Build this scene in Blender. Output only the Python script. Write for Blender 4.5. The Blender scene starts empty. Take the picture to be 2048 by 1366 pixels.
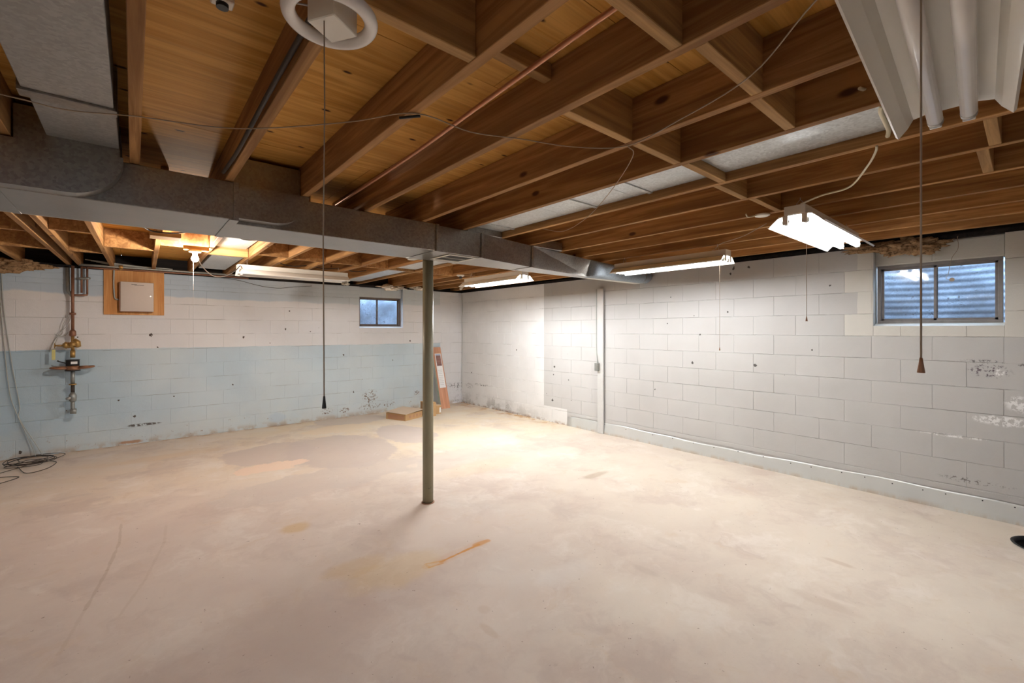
import bpy, bmesh, math, random
from mathutils import Vector, Matrix
random.seed(7)
PI = math.pi
sc = bpy.context.scene
COL = sc.collection

# ------------------------------------------------------------------ camera, world, exposure
cam_d = bpy.data.cameras.new('camera'); cam = bpy.data.objects.new('camera', cam_d); COL.objects.link(cam)
cam.location = (0, 0, 1.49); cam.rotation_euler = (PI/2, 0, -math.radians(40.5))
cam_d.sensor_width = 36; cam_d.lens = 886.6/2048*36; cam_d.shift_y = -(683-659.5)/2048
cam_d.clip_start = 0.01
sc.camera = cam
w = bpy.data.worlds.new('world'); sc.world = w; w.use_nodes = True
bg = w.node_tree.nodes['Background']; bg.inputs[0].default_value = (0.62, 0.80, 1.0, 1); bg.inputs[1].default_value = 4.2
sc.view_settings.view_transform = 'Standard'; sc.view_settings.look = 'None'
sc.view_settings.gamma = 1; sc.view_settings.use_curve_mapping = False
sc.view_settings.exposure = 1.55
TUBE = 21.0        # radiance of a lit fluorescent tube
TUBE_FAR = 66.0    # the far fixture has newer, brighter tubes
BULB = 650.0       # radiance of the bare bulb

# ------------------------------------------------------------------ room dimensions
XR, YB, XL, YF = 5.134, 7.61, -4.8, -5.6       # right, back, left, front wall faces
ZT = 2.245                                      # top of the block walls
ZJ = 2.283; JH = 0.184; ZS = ZJ + JH            # joist underside, joist depth, subfloor underside

# ------------------------------------------------------------------ node helpers
class N:
    def __init__(s, name, rough=.8, metal=0.0, spec=0.3):
        s.m = bpy.data.materials.new(name); s.m.use_nodes = True
        s.t = s.m.node_tree; s.b = s.t.nodes['Principled BSDF']
        s.b.inputs['Roughness'].default_value = rough; s.b.inputs['Metallic'].default_value = metal
        s.b.inputs['Specular IOR Level'].default_value = spec
    def new(s, k, **kw):
        n = s.t.nodes.new(k)
        for a, v in kw.items(): setattr(n, a, v)
        return n
    def put(s, sock, v):
        if isinstance(v, bpy.types.NodeSocket): s.t.links.new(v, sock)
        elif isinstance(v, (tuple, list)):
            sock.default_value = (*v, 1) if (len(v) == 3 and len(sock.default_value) == 4) else v
        else: sock.default_value = v
    def math(s, op, a, b=0.0, c=0.0, clamp=False):
        n = s.new('ShaderNodeMath', operation=op, use_clamp=clamp)
        s.put(n.inputs[0], a); s.put(n.inputs[1], b)
        if op in ('SMOOTH_MAX', 'MULTIPLY_ADD', 'COMPARE'): s.put(n.inputs[2], c)
        return n.outputs[0]
    def vmath(s, op, a, b=(0, 0, 0)):
        n = s.new('ShaderNodeVectorMath', operation=op); s.put(n.inputs[0], a); s.put(n.inputs[1], b)
        return n.outputs['Value'] if op in ('LENGTH', 'DISTANCE', 'DOT_PRODUCT') else n.outputs[0]
    def pos(s): return s.new('ShaderNodeNewGeometry').outputs['Position']
    def obj(s): return s.new('ShaderNodeTexCoord').outputs['Object']
    def rnd(s): return s.new('ShaderNodeObjectInfo').outputs['Random']
    def sep(s, v):
        n = s.new('ShaderNodeSeparateXYZ'); s.put(n.inputs[0], v); return n.outputs
    def noise(s, v, scale, detail=3, rough=.55, dist=0.0, color=False):
        n = s.new('ShaderNodeTexNoise'); s.put(n.inputs['Vector'], v); n.inputs['Scale'].default_value = scale
        n.inputs['Detail'].default_value = detail; n.inputs['Roughness'].default_value = rough; n.inputs['Distortion'].default_value = dist
        return n.outputs['Color' if color else 'Fac']
    def voro(s, v, scale, feature='F1', rand=1.0):
        n = s.new('ShaderNodeTexVoronoi', feature=feature); s.put(n.inputs['Vector'], v); n.inputs['Scale'].default_value = scale
        n.inputs['Randomness'].default_value = rand
        return n.outputs
    def ramp(s, f, a, b, lo=0.0, hi=1.0):
        n = s.new('ShaderNodeMapRange', interpolation_type='SMOOTHSTEP'); s.put(n.inputs[0], f)
        n.inputs[1].default_value = a; n.inputs[2].default_value = b; n.inputs[3].default_value = lo; n.inputs[4].default_value = hi
        return n.outputs[0]
    def mix(s, f, a, b, mode='MIX'):
        n = s.new('ShaderNodeMix', data_type='RGBA', blend_type=mode); s.put(n.inputs[0], f); s.put(n.inputs[6], a); s.put(n.inputs[7], b)
        return n.outputs[2]
    def scalev(s, v, k): return s.vmath('MULTIPLY', v, k)
    def bump(s, h, strength=.3, dist=.002):
        n = s.new('ShaderNodeBump'); n.inputs['Strength'].default_value = strength; n.inputs['Distance'].default_value = dist
        s.put(n.inputs['Height'], h); s.t.links.new(n.outputs[0], s.b.inputs['Normal'])
    def color(s, v): s.put(s.b.inputs['Base Color'], v)
    def spots(s, P, pts, wob=.75, scale=55):
        """mask of small irregular spots: (x, y, z, radius)"""
        nz = s.noise(P, scale, 2); out = None
        for x, y, z, r in pts:
            d = s.vmath('DISTANCE', P, (x, y, z))
            d = s.math('DIVIDE', d, r*.62); d = s.math('ADD', d, s.math('MULTIPLY', s.math('SUBTRACT', nz, .5), wob*4))
            k = s.math('LESS_THAN', d, 1.0)
            out = k if out is None else s.math('MAXIMUM', out, k)
        return out
    def blob(s, P, c, rad, soft=.3, amt=.5, scale=3.0):
        """soft-edged irregular ellipse: centre c, radii rad"""
        d = s.vmath('SUBTRACT', P, c); d = s.vmath('DIVIDE', d, rad); d = s.vmath('LENGTH', d)
        nz = s.math('MULTIPLY', s.math('SUBTRACT', s.noise(P, scale, 5, .6), .5), amt*2)
        return s.ramp(s.math('ADD', d, nz), 1-soft, 1+soft, 1, 0)

def plain(name, col, rough=.6, metal=0.0, spec=.4, var=.06, scale=30):
    n = N(name, rough, metal, spec); k = n.noise(n.obj(), scale, 3)
    n.color(n.mix(k, tuple(c*(1-var) for c in col), tuple(min(1, c*(1+var)) for c in col)))
    return n.m
def emit(name, col, strength):
    m = bpy.data.materials.new(name); m.use_nodes = True; t = m.node_tree
    t.nodes.remove(t.nodes['Principled BSDF']); e = t.nodes.new('ShaderNodeEmission')
    e.inputs[0].default_value = (*col, 1); e.inputs[1].default_value = strength
    t.links.new(e.outputs[0], t.nodes['Material Output'].inputs[0]); return m

def wood(name, dark, light, axis=1, rough=.75, knots=.5, hue=.25, fine=1.0, kn=1.0, knotcol=(.085, .036, .016)):
    n = N(name, rough, 0, .25); P = n.obj(); r = n.rnd()
    off = n.new('ShaderNodeCombineXYZ'); n.put(off.inputs[0], n.math('MULTIPLY', r, 37)); n.put(off.inputs[1], n.math('MULTIPLY', r, 91)); n.put(off.inputs[2], n.math('MULTIPLY', r, 53))
    P = n.vmath('ADD', P, off.outputs[0])
    st = [22.0*fine]*3; st[axis] = 1.2
    Q = n.scalev(P, tuple(st))
    st2 = [60.0*fine]*3; st2[axis] = 1.5
    g1 = n.noise(Q, 1.0, 4, .6, .8); g2 = n.noise(n.scalev(P, tuple(st2)), 1.0, 3, .6, .3)
    big = n.noise(P, 1.6, 2)
    c = n.mix(n.ramp(g1, .35, .7), dark, light)
    c = n.mix(n.math('MULTIPLY', n.ramp(g2, .5, .75), .45), c, tuple(v*.55 for v in dark))
    c = n.mix(n.ramp(big, .3, .7, 0, .35), c, tuple(v*.7 for v in light))
    k = [7.0*kn]*3; k[axis] = 3.2*kn
    v = n.voro(n.scalev(P, tuple(k)), 1.0)
    kmask = n.math('MULTIPLY', n.ramp(v['Distance'], .07/kn**.1, .15/kn**.1, 1, 0), n.math('GREATER_THAN', n.sep(v['Color'])[0], 1-knots))
    c = n.mix(kmask, c, knotcol)
    hv = n.new('ShaderNodeHueSaturation'); n.put(hv.inputs['Value'], n.math('ADD', n.math('MULTIPLY', r, hue), 1-hue/2)); n.put(hv.inputs['Color'], c)
    n.color(hv.outputs[0]); n.bump(g1, .25, .002); return n.m

M = {}
M['joist'] = wood('joist_wood', (.25, .118, .042), (.50, .275, .105), 1, knots=.25)
M['block'] = wood('blocking_wood', (.32, .175, .065), (.60, .36, .145), 0, knots=.2)
M['ply'] = wood('plywood_subfloor', (.60, .295, .055), (.84, .47, .125), 0, knots=.80, hue=.12, fine=.8, kn=1.7, knotcol=(.07, .025, .008))
M['plyboard'] = wood('plywood_board', (.60, .27, .09), (.78, .43, .18), 2, knots=.15, hue=.05)
M['darksill'] = wood('dark_sill_wood', (.010, .009, .010), (.028, .022, .020), 0, knots=0)
def galv(name, base, rough=.5, metal=.55, paint=None):
    n = N(name, rough, metal, .4); P = n.pos()
    v = n.voro(P, 90)['Color']; k = n.sep(v)[0]
    c = n.mix(k, tuple(x*.82 for x in base), tuple(min(1, x*1.15) for x in base))
    c = n.mix(n.ramp(n.noise(P, 3, 4), .4, .7, 0, .35), c, tuple(x*.7 for x in base))
    n.color(c); n.put(n.b.inputs['Roughness'], n.math('ADD', n.math('MULTIPLY', k, .15), rough-.07)); return n.m
M['duct'] = galv('galvanized_duct', (.37, .355, .335), .36, .95)
M['bright_galv'] = galv('bright_galvanized_sheet', (.60, .62, .62), .42, .5)
M['well'] = galv('well_galvanized', (.36, .44, .56), .7, .05)
M['duct_end'] = galv('duct_end_metal', (.27, .31, .35), .6, .45)
M['dull_galv'] = galv('dull_galvanized_sheet', (.38, .385, .38), .5, .5)
M['seam'] = plain('duct_seam', (.22, .21, .20), .5, .5)
M['beam'] = plain('beam_paint', (.62, .60, .53), .55, 0, .4, .05)
M['white'] = plain('white_enamel', (.78, .75, .68), .35, 0, .5, .02)
M['offwhite'] = plain('cream_enamel', (.66, .62, .53), .4, 0, .5, .03)
M['unlit'] = plain('unlit_tube_glass', (.80, .77, .74), .25, 0, .5, .02)
M['lit'] = emit('lit_tube', (.97, .985, 1.0), TUBE)
M['lit_strong'] = emit('lit_tube_far', (.97, .985, 1.0), TUBE_FAR)
M['lit_worn'] = emit('lit_tube_worn', (1.0, .97, .93), TUBE*.62)
M['bulb'] = emit('lit_bulb', (1.0, .87, .75), BULB)
M['pin'] = plain('lamp_pin_metal', (.45, .44, .42), .35, .8)
M['black'] = plain('black_plastic', (.02, .02, .022), .5)
M['cable_dark'] = plain('dark_cable', (.045, .035, .028), .6)
M['cable_tan'] = plain('tan_cord', (.42, .33, .24), .8)
M['cord'] = plain('pull_cord', (.34, .27, .20), .8)
M['cable_white'] = plain('cream_cable', (.72, .66, .48), .5)
M['grey_cable'] = plain('grey_cable', (.42, .44, .42), .5)
M['copper'] = plain('copper_pipe', (.55, .26, .15), .38, .75, .5, .12)
M['oldcopper'] = plain('tarnished_copper', (.27, .13, .08), .5, .5, .5, .25)
M['brass'] = plain('brass', (.44, .27, .09), .4, .6, .5, .2)
M['bronze'] = plain('bronze', (.29, .145, .08), .5, .4, .5, .25)
M['steel'] = plain('galvanized_pipe', (.30, .31, .29), .45, .6, .5, .25)
M['tag'] = plain('yellow_tag', (.62, .58, .24), .7)
M['paper'] = plain('white_label', (.80, .80, .80), .7)
M['panel'] = plain('beige_panel_metal', (.50, .43, .38), .45, .1, .4, .02)
M['greypaint'] = plain('grey_painted_wood', (.55, .55, .53), .6)
M['card'] = plain('cardboard', (.46, .29, .14), .85, 0, .2, .08, 12)
M['cardside'] = plain('cardboard_printed', (.40, .22, .13), .85, 0, .2, .08, 12)
M['cardlight'] = plain('cardboard_inner', (.60, .48, .36), .85, 0, .2, .05, 12)
M['laminate'] = wood('laminate_print', (.50, .24, .14), (.62, .33, .21), 2, .5, 0, 0)
M['sage'] = plain('sage_green_board', (.36, .42, .36), .7)
M['photo'] = wood('floor_photo_print', (.16, .08, .08), (.36, .20, .17), 0, .4, 0, 0)
M['frame'] = plain('weathered_window_frame', (.22, .20, .19), .55, .2, .4, .25, 25)
M['rustframe'] = plain('rusty_window_frame', (.16, .12, .10), .7, .2, .4, .4, 25)
M['dirt'] = plain('soil', (.10, .07, .05), .95)

def post_mat():
    n = N('olive_post_paint', .42, 0, .5); P = n.pos()
    c = n.mix(n.noise(P, 8, 3), (.26, .235, .15), (.30, .27, .175))
    z = n.sep(P)[2]
    ch = n.math('MULTIPLY', n.ramp(z, .05, .24, 1, 0), n.ramp(n.noise(P, 28, 4, .7), .60, .64))
    c = n.mix(ch, c, (.03, .02, .015)); c = n.mix(n.ramp(z, .0, .02, .8, 0), c, (.06, .035, .02))
    n.color(c); return n.m
M['post'] = post_mat()

def painted(n, P, base):
    """fine block texture shared by the painted walls"""
    f = n.noise(P, 160, 4, .7); g = n.noise(P, 28, 3)
    h = n.math('ADD', n.math('MULTIPLY', f, .6), n.math('MULTIPLY', g, .8))
    n.bump(h, .55, .004)
    c = n.mix(n.ramp(n.noise(P, 2.2, 3), .35, .7, 0, .10), base, (.30, .29, .27))
    # broken paint: hairline cracks along some of the bed joints
    x, y, z = n.sep(P); t = n.math('FRACT', n.math('DIVIDE', n.math('ADD', n.math('SUBTRACT', z, .01), n.math('MULTIPLY', n.math('SUBTRACT', n.noise(P, 18, 3), .5), .005)), .2032))
    d = n.math('MINIMUM', t, n.math('SUBTRACT', 1.0, t))
    k = n.math('MULTIPLY', n.ramp(d, .005, .011, 1, 0), n.ramp(n.noise(n.scalev(P, (1, 1, 3)), 2.6, 4, .65), .46, .60, 0, .75))
    return n.mix(k, c, (.17, .15, .13))

def wall_back_mat():
    n = N('painted_block_back', .62, 0, .35); P = n.pos(); x, y, z = n.sep(P)
    nz = n.noise(P, 6, 4)
    white = n.mix(n.ramp(n.noise(P, 1.1, 2), .3, .7), (.71, .71, .725), (.76, .76, .765))
    lowblue = n.mix(n.ramp(n.noise(P, .9, 3), .35, .65), (.50, .61, .68), (.58, .665, .705)); lowblue = n.mix(n.ramp(x, -.9, .6, .8, 0), lowblue, (.41, .55, .645))
    lowblue = n.mix(n.ramp(n.math('ADD', z, n.math('MULTIPLY', nz, .5)), .25, .75, .55, 0), lowblue, (.62, .65, .63))
    topblue = n.mix(n.ramp(x, .5, 3.0), (.48, .585, .69), (.60, .645, .66))
    left = n.math('LESS_THAN', n.math('ADD', x, n.math('MULTIPLY', nz, .01)), 4.63)
    zl = n.math('ADD', z, n.math('ADD', n.math('MULTIPLY', n.math('SUBTRACT', nz, .5), .03), n.math('MULTIPLY', n.math('SUBTRACT', x, 0), .004)))
    low = n.math('MULTIPLY', n.math('LESS_THAN', zl, 1.245), left)
    zu = n.math('ADD', z, n.math('MULTIPLY', n.math('SUBTRACT', n.noise(P, 1.8, 4), .5), .16))
    up = n.math('MULTIPLY', n.ramp(zu, 1.925, 1.955), left)
    c = n.mix(up, white, topblue); c = n.mix(low, c, lowblue)
    # patch of bare white paint near the floor at the left, brown flaking and floor line
    c = n.mix(n.math('MULTIPLY', n.blob(P, (1.70, YB, .12), (.12, .2, .07), .3, .6, 5), .5), c, (.44, .55, .66))
    c = n.mix(n.math('MULTIPLY', n.ramp(z, .0, .10, .65, 0), n.ramp(n.noise(P, 9, 4), .4, .6)), c, (.40, .27, .16))
    fl = n.math('MULTIPLY', n.ramp(z, .08, .34, 1, 0), n.ramp(n.noise(P, 19, 6, .75), .645, .665))
    c = n.mix(fl, c, (.22, .12, .07))
    for cx, cz, rx, rz in [(3.19, .30, .13, .12), (3.22, .13, .22, .05), (3.55, .14, .12, .05), (2.73, .12, .09, .04), (2.45, .13, .09, .05), (4.12, .29, .06, .05), (5.0, .36, .18, .06)]:
        k = n.math('MULTIPLY', n.blob(P, (cx, YB, cz), (rx, .3, rz), .2, .6, 12), n.ramp(n.noise(P, 40, 4, .7), .52, .60))
        c = n.mix(k, c, (.16, .09, .055) if cx < 4.5 else (.10, .10, .10))
    k = n.math('MULTIPLY', n.blob(P, (.10, YB, .24), (.17, .2, .018), .2, .4, 14), n.ramp(n.noise(P, 30, 4, .7), .42, .5)); c = n.mix(k, c, (.10, .09, .085))
    k = n.math('MULTIPLY', n.blob(P, (-.02, YB, .03), (.12, .2, .02), .4, .9, 12), .8); c = n.mix(k, c, (.40, .17, .05))
    pts = [(1.818, 1.502, .022), (1.246, 1.382, .022), (.173, 1.42, .030), (.246, 1.259, .015), (1.876, 1.786, .016), (2.19, 1.462, .013), (1.112, .686, .016), (.422, .577, .013), (-.145, .582, .017), (.011, .363, .024), (3.969, 1.278, .022), (2.723, 1.06, .022), (-.618, .509, .012), (4.094, .304, .022), (-.999, .067, .022), (2.895, .413, .02), (-.52, 1.40, .012), (3.62, .93, .016), (3.05, .62, .012), (1.6, 1.285, .010), (2.32, 1.52, .009)]
    c = n.mix(n.spots(P, [(a, YB, b, r) for a, b, r in pts]), c, (.07, .05, .04))
    # hairline cracks of old paint along the joints
    c = painted(n, P, c)
    # mould and scuffs in the corner
    k = n.math('MULTIPLY', n.math('MULTIPLY', n.ramp(x, 4.75, 5.1), n.ramp(z, .15, .55, 1, 0)), n.ramp(n.noise(P, 13, 5, .7), .50, .66)); c = n.mix(n.math('MULTIPLY', k, .6), c, (.16, .16, .16))
    n.color(c); return n.m
M['wall_back'] = wall_back_mat()

def wall_right_mat():
    n = N('painted_block_right', .62, 0, .35); P = n.pos(); x, y, z = n.sep(P)
    nz = n.noise(P, 6, 4)
    white = (.78, .78, .77)
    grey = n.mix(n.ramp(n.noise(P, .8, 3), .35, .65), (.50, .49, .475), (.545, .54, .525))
    grey = n.mix(n.ramp(y, 1.2, 5.2), n.mix(.5, grey, (.43, .425, .42)), n.mix(.4, grey, (.555, .555, .55)))  # grey darkens towards the near end: light falloff put into the wall colour
    wl = n.math('MAXIMUM', n.math('MULTIPLY', n.math('GREATER_THAN', y, 5.201), n.math('GREATER_THAN', z, -1)),
                n.math('MULTIPLY', n.math('GREATER_THAN', y, 4.69), n.math('LESS_THAN', z, .25)))
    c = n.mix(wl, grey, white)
    course = n.math('FLOOR', n.math('DIVIDE', n.math('SUBTRACT', z, .01), .2032))
    odd = n.math('MODULO', course, 2.0)
    edge = n.math('ADD', 1.052, n.math('MULTIPLY', odd, .098))
    near = n.math('MULTIPLY', n.math('LESS_THAN', n.math('ADD', y, n.math('MULTIPLY', n.math('SUBTRACT', nz, .5), .02)), edge), n.math('GREATER_THAN', z, 1.434))
    c = n.mix(near, c, (.60, .585, .54))
    # chips
    pts = [(4.962, .901, .026), (4.682, 1.113, .008), (4.984, .771, .015), (5.007, .358, .028), (5.143, .448, .011), (2.562, 1.433, .016), (1.942, 1.102, .026), (2.655, 1.095, .020), (2.24, 1.692, .013), (2.636, 1.656, .010), (2.009, 2.178, .020), (1.265, 1.919, .013), (1.415, 1.289, .010), (3.161, .717, .012), (2.984, 1.569, .010), (2.174, 2.179, .026), (2.207, 2.12, .02), (5.889, 1.133, .016), (7.256, .636, .02), (4.06, 2.03, .01), (1.66, 1.02, .008), (2.94, 1.90, .014), (4.60, .40, .011), (4.66, .71, .014)]
    c = n.mix(n.spots(P, [(XR, a, b, r) for a, b, r in pts]), c, (.06, .055, .05))
    fine = n.ramp(n.noise(P, 38, 5, .75), .52, .60)
    for cy, cz, ry, rz, col in [(.21, 1.17, .10, .055, (.10, .07, .09)), (.24, 1.235, .13, .018, (.09, .08, .08)), (.02, 1.22, .05, .02, (.1, .08, .08)), (7.33, .37, .12, .05, (.12, .12, .12)), (6.9, .42, .28, .02, (.12, .12, .11)), (6.55, .12, .05, .10, (.12, .11, .10)), (6.15, .09, .04, .10, (.13, .10, .08)), (.30, .27, .2, .02, (.16, .14, .13))]:
        c = n.mix(n.math('MULTIPLY', n.blob(P, (XR, cy, cz), (.3, ry, rz), .3, .6, 10), fine), c, col)
    wf = n.ramp(n.noise(P, 30, 5, .7), .46, .54)
    for cy, cz, ry, rz in [(.13, .78, .17, .035), (.05, .92, .07, .06), (.42, .615, .2, .012), (.16, 1.15, .03, .03)]:
        c = n.mix(n.math('MULTIPLY', n.blob(P, (XR, cy, cz), (.3, ry, rz), .3, .6, 9), wf), c, (.80, .80, .79))
    # soiled foot of the wall near the corner
    k = n.math('MULTIPLY', n.math('MULTIPLY', n.ramp(z, .0, .30, 1, 0), n.ramp(y, 4.6, 6.4)), n.ramp(n.noise(P, 5, 5, .7), .42, .62)); c = n.mix(n.math('MULTIPLY', k, .7), c, (.33, .33, .31))
    k = n.math('MULTIPLY', n.ramp(z, .0, .06, .8, 0), n.ramp(n.noise(P, 12, 5, .7), .42, .6)); c = n.mix(k, c, (.30, .17, .08))
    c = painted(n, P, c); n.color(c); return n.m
M['wall_right'] = wall_right_mat()
def wall_plain_mat():
    n = N('painted_block_plain', .65, 0, .3); P = n.pos()
    b = n.new('ShaderNodeTexBrick'); n.color(painted(n, P, (.62, .61, .58))); return n.m
M['wall_plain'] = wall_plain_mat()

def floor_mat():
    n = N('concrete_floor', .55, 0, .35); P = n.pos(); x, y, z = n.sep(P)
    big = n.noise(P, .55, 4, .6, .4); mid = n.noise(P, 1.9, 5, .62, .5); fin = n.noise(P, 60, 4, .7)
    c = n.mix(n.ramp(big, .35, .65), (.61, .52, .45), (.67, .59, .505))
    c = n.mix(n.ramp(mid, .45, .72, 0, .55), c, (.55, .455, .40))
    # yellowish cream towards the back right corner, pinkish at the left
    far = n.ramp(n.math('ADD', n.math('ADD', y, n.math('MULTIPLY', x, .15)), n.math('MULTIPLY', n.noise(P, .9, 4), 1.6)), 5.2, 6.6)
    c = n.mix(n.math('MULTIPLY', far, .85), c, n.mix(n.ramp(mid, .4, .6), (.72, .60, .43), (.74, .655, .52)))
    c = n.mix(n.ramp(x, -.2, 2.2, .40, 0), c, (.60, .50, .46))
    c = n.mix(n.math('MULTIPLY', n.ramp(x, 2.0, 4.0), n.ramp(y, 5.5, 2.0, 0, .5)), c, (.64, .575, .485))
    W = n.vmath('ADD', P, n.scalev(n.vmath('SUBTRACT', n.noise(P, 2.6, 4, .6, color=True), (.5, .5, .5)), (.55, .55, 0)))
    cl1 = n.ramp(n.noise(W, 1.3, 6, .68), .47, .66, 0, .62); c = n.mix(cl1, c, (.50, .405, .355))
    cl2 = n.ramp(n.noise(n.vmath('ADD', W, (7, 3, 0)), 1.9, 6, .7), .50, .68, 0, .60); c = n.mix(cl2, c, (.73, .665, .60))
    cl3 = n.ramp(n.noise(n.vmath('ADD', W, (2, 9, 0)), 3.4, 6, .72), .55, .70, 0, .40); c = n.mix(cl3, c, (.58, .45, .33))
    c = n.mix(n.math('MULTIPLY', n.blob(P, (.75, 2.35, 0), (.85, .32, 1), .7, .8, 2.5), .45), c, (.47, .37, .32))
    c = n.mix(n.math('MULTIPLY', n.blob(P, (.05, 2.0, 0), (.8, .5, 1), .7, .8, 2.5), .35), c, (.46, .37, .33))
    P0 = P; P = n.vmath('ADD', P, n.scalev(n.vmath('SUBTRACT', n.noise(P, 5.0, 5, .65, color=True), (.5, .5, .5)), (.30, .30, 0)))
    for cx, cy, rx, ry, col, am, f in [(1.95, 5.55, .62, .85, (.53, .45, .40), .30, .85), (1.25, 5.95, .5, .5, (.54, .455, .405), .4, .8), (2.98, 5.85, .36, .62, (.56, .48, .43), .25, .85), (2.75, 7.30, .55, .38, (.55, .48, .425), .2, .75),
                                (1.15, 5.36, .36, .16, (.76, .58, .45), .4, .9), (1.5, 4.55, 1.0, .35, (.55, .48, .43), .5, .6), (3.0, 4.3, .75, .30, (.56, .50, .44), .6, .5), (2.3, 6.75, .5, .25, (.74, .61, .45), .5, .8)]:
        c = n.mix(n.math('MULTIPLY', n.blob(P, (cx, cy, 0), (rx, ry, 1), .06, am, 2.2), f), c, col)
    P = P0
    # rust line with looped ends, soft yellow stains
    def seg(a, b, wd, amt=.012):
        dx, dy = b[0]-a[0], b[1]-a[1]; L2 = dx*dx+dy*dy
        t = n.math('DIVIDE', n.math('ADD', n.math('MULTIPLY', n.math('SUBTRACT', x, a[0]), dx), n.math('MULTIPLY', n.math('SUBTRACT', y, a[1]), dy)), L2, clamp=True)
        px = n.math('SUBTRACT', n.math('SUBTRACT', x, a[0]), n.math('MULTIPLY', t, dx)); py = n.math('SUBTRACT', n.math('SUBTRACT', y, a[1]), n.math('MULTIPLY', t, dy))
        d = n.math('SQRT', n.math('ADD', n.math('MULTIPLY', px, px), n.math('MULTIPLY', py, py)))
        d = n.math('ADD', d, n.math('MULTIPLY', n.math('SUBTRACT', n.noise(P, 14, 4), .5), amt*2))
        return n.ramp(d, wd*.55, wd*1.25, 1, 0)
    rust = (.55, .25, .055)
    for a, b, wd, f in [((1.50, 2.46), (1.82, 2.49), .012, .95), ((1.80, 2.495), (1.90, 2.495), .026, .75), ((1.40, 2.47), (1.52, 2.462), .030, .30),
                        ((1.42, 2.50), (1.50, 2.47), .008, .6), ((1.41, 2.45), (1.50, 2.44), .008, .7), ((1.41, 2.45), (1.41, 2.50), .008, .4), ((1.50, 2.47), (1.86, 2.50), .05, .18)]:
        c = n.mix(n.math('MULTIPLY', seg(a, b, wd), f), c, rust)
    for cx, cy, rx, ry, f, col in [(1.25, 2.55, .30, .16, .40, (.60, .44, .22)), (1.07, 2.75, .18, .10, .5, (.56, .40, .22)), (.926, 3.60, .10, .08, .7, (.55, .38, .19)), (2.9, 3.9, .5, .2, .3, (.60, .47, .30)),
                                   (3.6, 2.9, .16, .05, .6, (.40, .31, .22)), (3.43, .80, .025, .08, .45, (.46, .34, .26)), (2.85, 1.63, .04, .12, .2, (.42, .34, .28)), (2.87, .73, .045, .16, .28, (.46, .36, .29)), (2.41, 1.55, .03, .09, .28, (.44, .36, .30)),
                                   (1.34, 1.74, .022, .07, .4, (.50, .36, .26)), (1.42, 1.89, .03, .035, .4, (.52, .40, .31)), (1.8, 2.1, .25, .2, .35, (.64, .59, .54)), (2.0, 1.85, .2, .1, .35, (.66, .62, .58)), (.3, 6.6, .6, .12, .5, (.66, .50, .34)), (4.3, 6.6, .3, .15, .6, (.74, .68, .56)), (3.7, 5.2, .9, .15, .4, (.66, .58, .46))]:
        c = n.mix(n.math('MULTIPLY', n.blob(P, (cx, cy, 0), (rx, ry, 1), .35, .5, 7), f), c, col)
    for a, b in [((-.072, 4.533), (-.075, 4.144)), ((-.075, 4.144), (-.122, 3.72)), ((-.122, 3.72), (-.196, 3.267)), ((.189, 4.287), (.165, 3.95)), ((.165, 3.95), (.053, 3.426)), ((.053, 3.426), (-.053, 3.091)), ((-.196, 3.267), (-.26, 2.9))]:
        c = n.mix(n.math('MULTIPLY', seg(a, b, .009), .30 if a[0] < 0 and a[1] > 3.3 else .14), c, (.34, .24, .16))
    # rust along the right wall, dust, flecks, fine scratches
    c = n.mix(n.math('MULTIPLY', n.math('MULTIPLY', n.ramp(x, 4.75, 5.12), n.ramp(y, 4.4, 5.4)), n.ramp(n.noise(P, 5, 5, .7), .45, .6, 0, .9)), c, (.50, .27, .10))
    c = n.mix(n.math('MULTIPLY', n.ramp(y, 7.48, 7.60), n.ramp(n.noise(P, 6, 4), .4, .6, 0, .8)), c, (.38, .23, .11))
    sp = n.math('GREATER_THAN', n.math('ADD', n.noise(P, 30, 3, .6), n.math('MULTIPLY', n.noise(P, 1.2, 2), .12)), .775); c = n.mix(n.math('MULTIPLY', sp, .7), c, (.20, .13, .10))
    sc2 = n.ramp(n.noise(n.scalev(P, (3, 22, 1)), 1.6, 5, .75, 1.2), .66, .74, 0, .30); c = n.mix(sc2, c, (.34, .26, .20))
    dust = n.ramp(n.noise(P, 3.2, 6, .7, .6), .60, .78, 0, .45); c = n.mix(dust, c, (.74, .68, .62))
    c = n.mix(n.ramp(fin, .55, .8, 0, .12), c, (.30, .23, .18))
    n.color(c); n.put(n.b.inputs['Roughness'], n.ramp(mid, .3, .7, .60, .78))
    n.bump(n.math('ADD', n.math('MULTIPLY', fin, .3), mid), .12, .004); return n.m
M['floor'] = floor_mat()

def strip_mat():
    n = N('galvanized_base_strip', .38, .35, .5); P = n.pos(); x, y, z = n.sep(P)
    c = n.mix(n.noise(P, 4, 3), (.56, .58, .575), (.66, .675, .66))
    c = n.mix(n.math('MULTIPLY', n.ramp(z, .0, .05, .7, 0), n.ramp(n.noise(n.scalev(P, (1, 1, .2)), 5, 6, .75), .40, .62)), c, (.50, .38, .27))
    n.color(c); n.bump(n.noise(n.scalev(P, (1, 1, .3)), 6, 3), .35, .01); return n.m
M['strip'] = strip_mat()
def insul_mat(name, a, b):
    n = N(name, .95, 0, .1); P = n.pos()
    c = n.mix(n.noise(P, 14, 5, .7), a, b); c = n.mix(n.ramp(n.noise(P, 30, 5, .7), .5, .62, 0, .8), c, tuple(v*.35 for v in a)); n.color(c); n.bump(n.noise(P, 60, 5, .8), .9, .012); return n.m
M['insul'] = insul_mat('fiberglass', (.36, .20, .10), (.60, .42, .24))
M['foil'] = plain('insulation_foil', (.75, .68, .58), .3, .6, .5, .3, 40)
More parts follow.
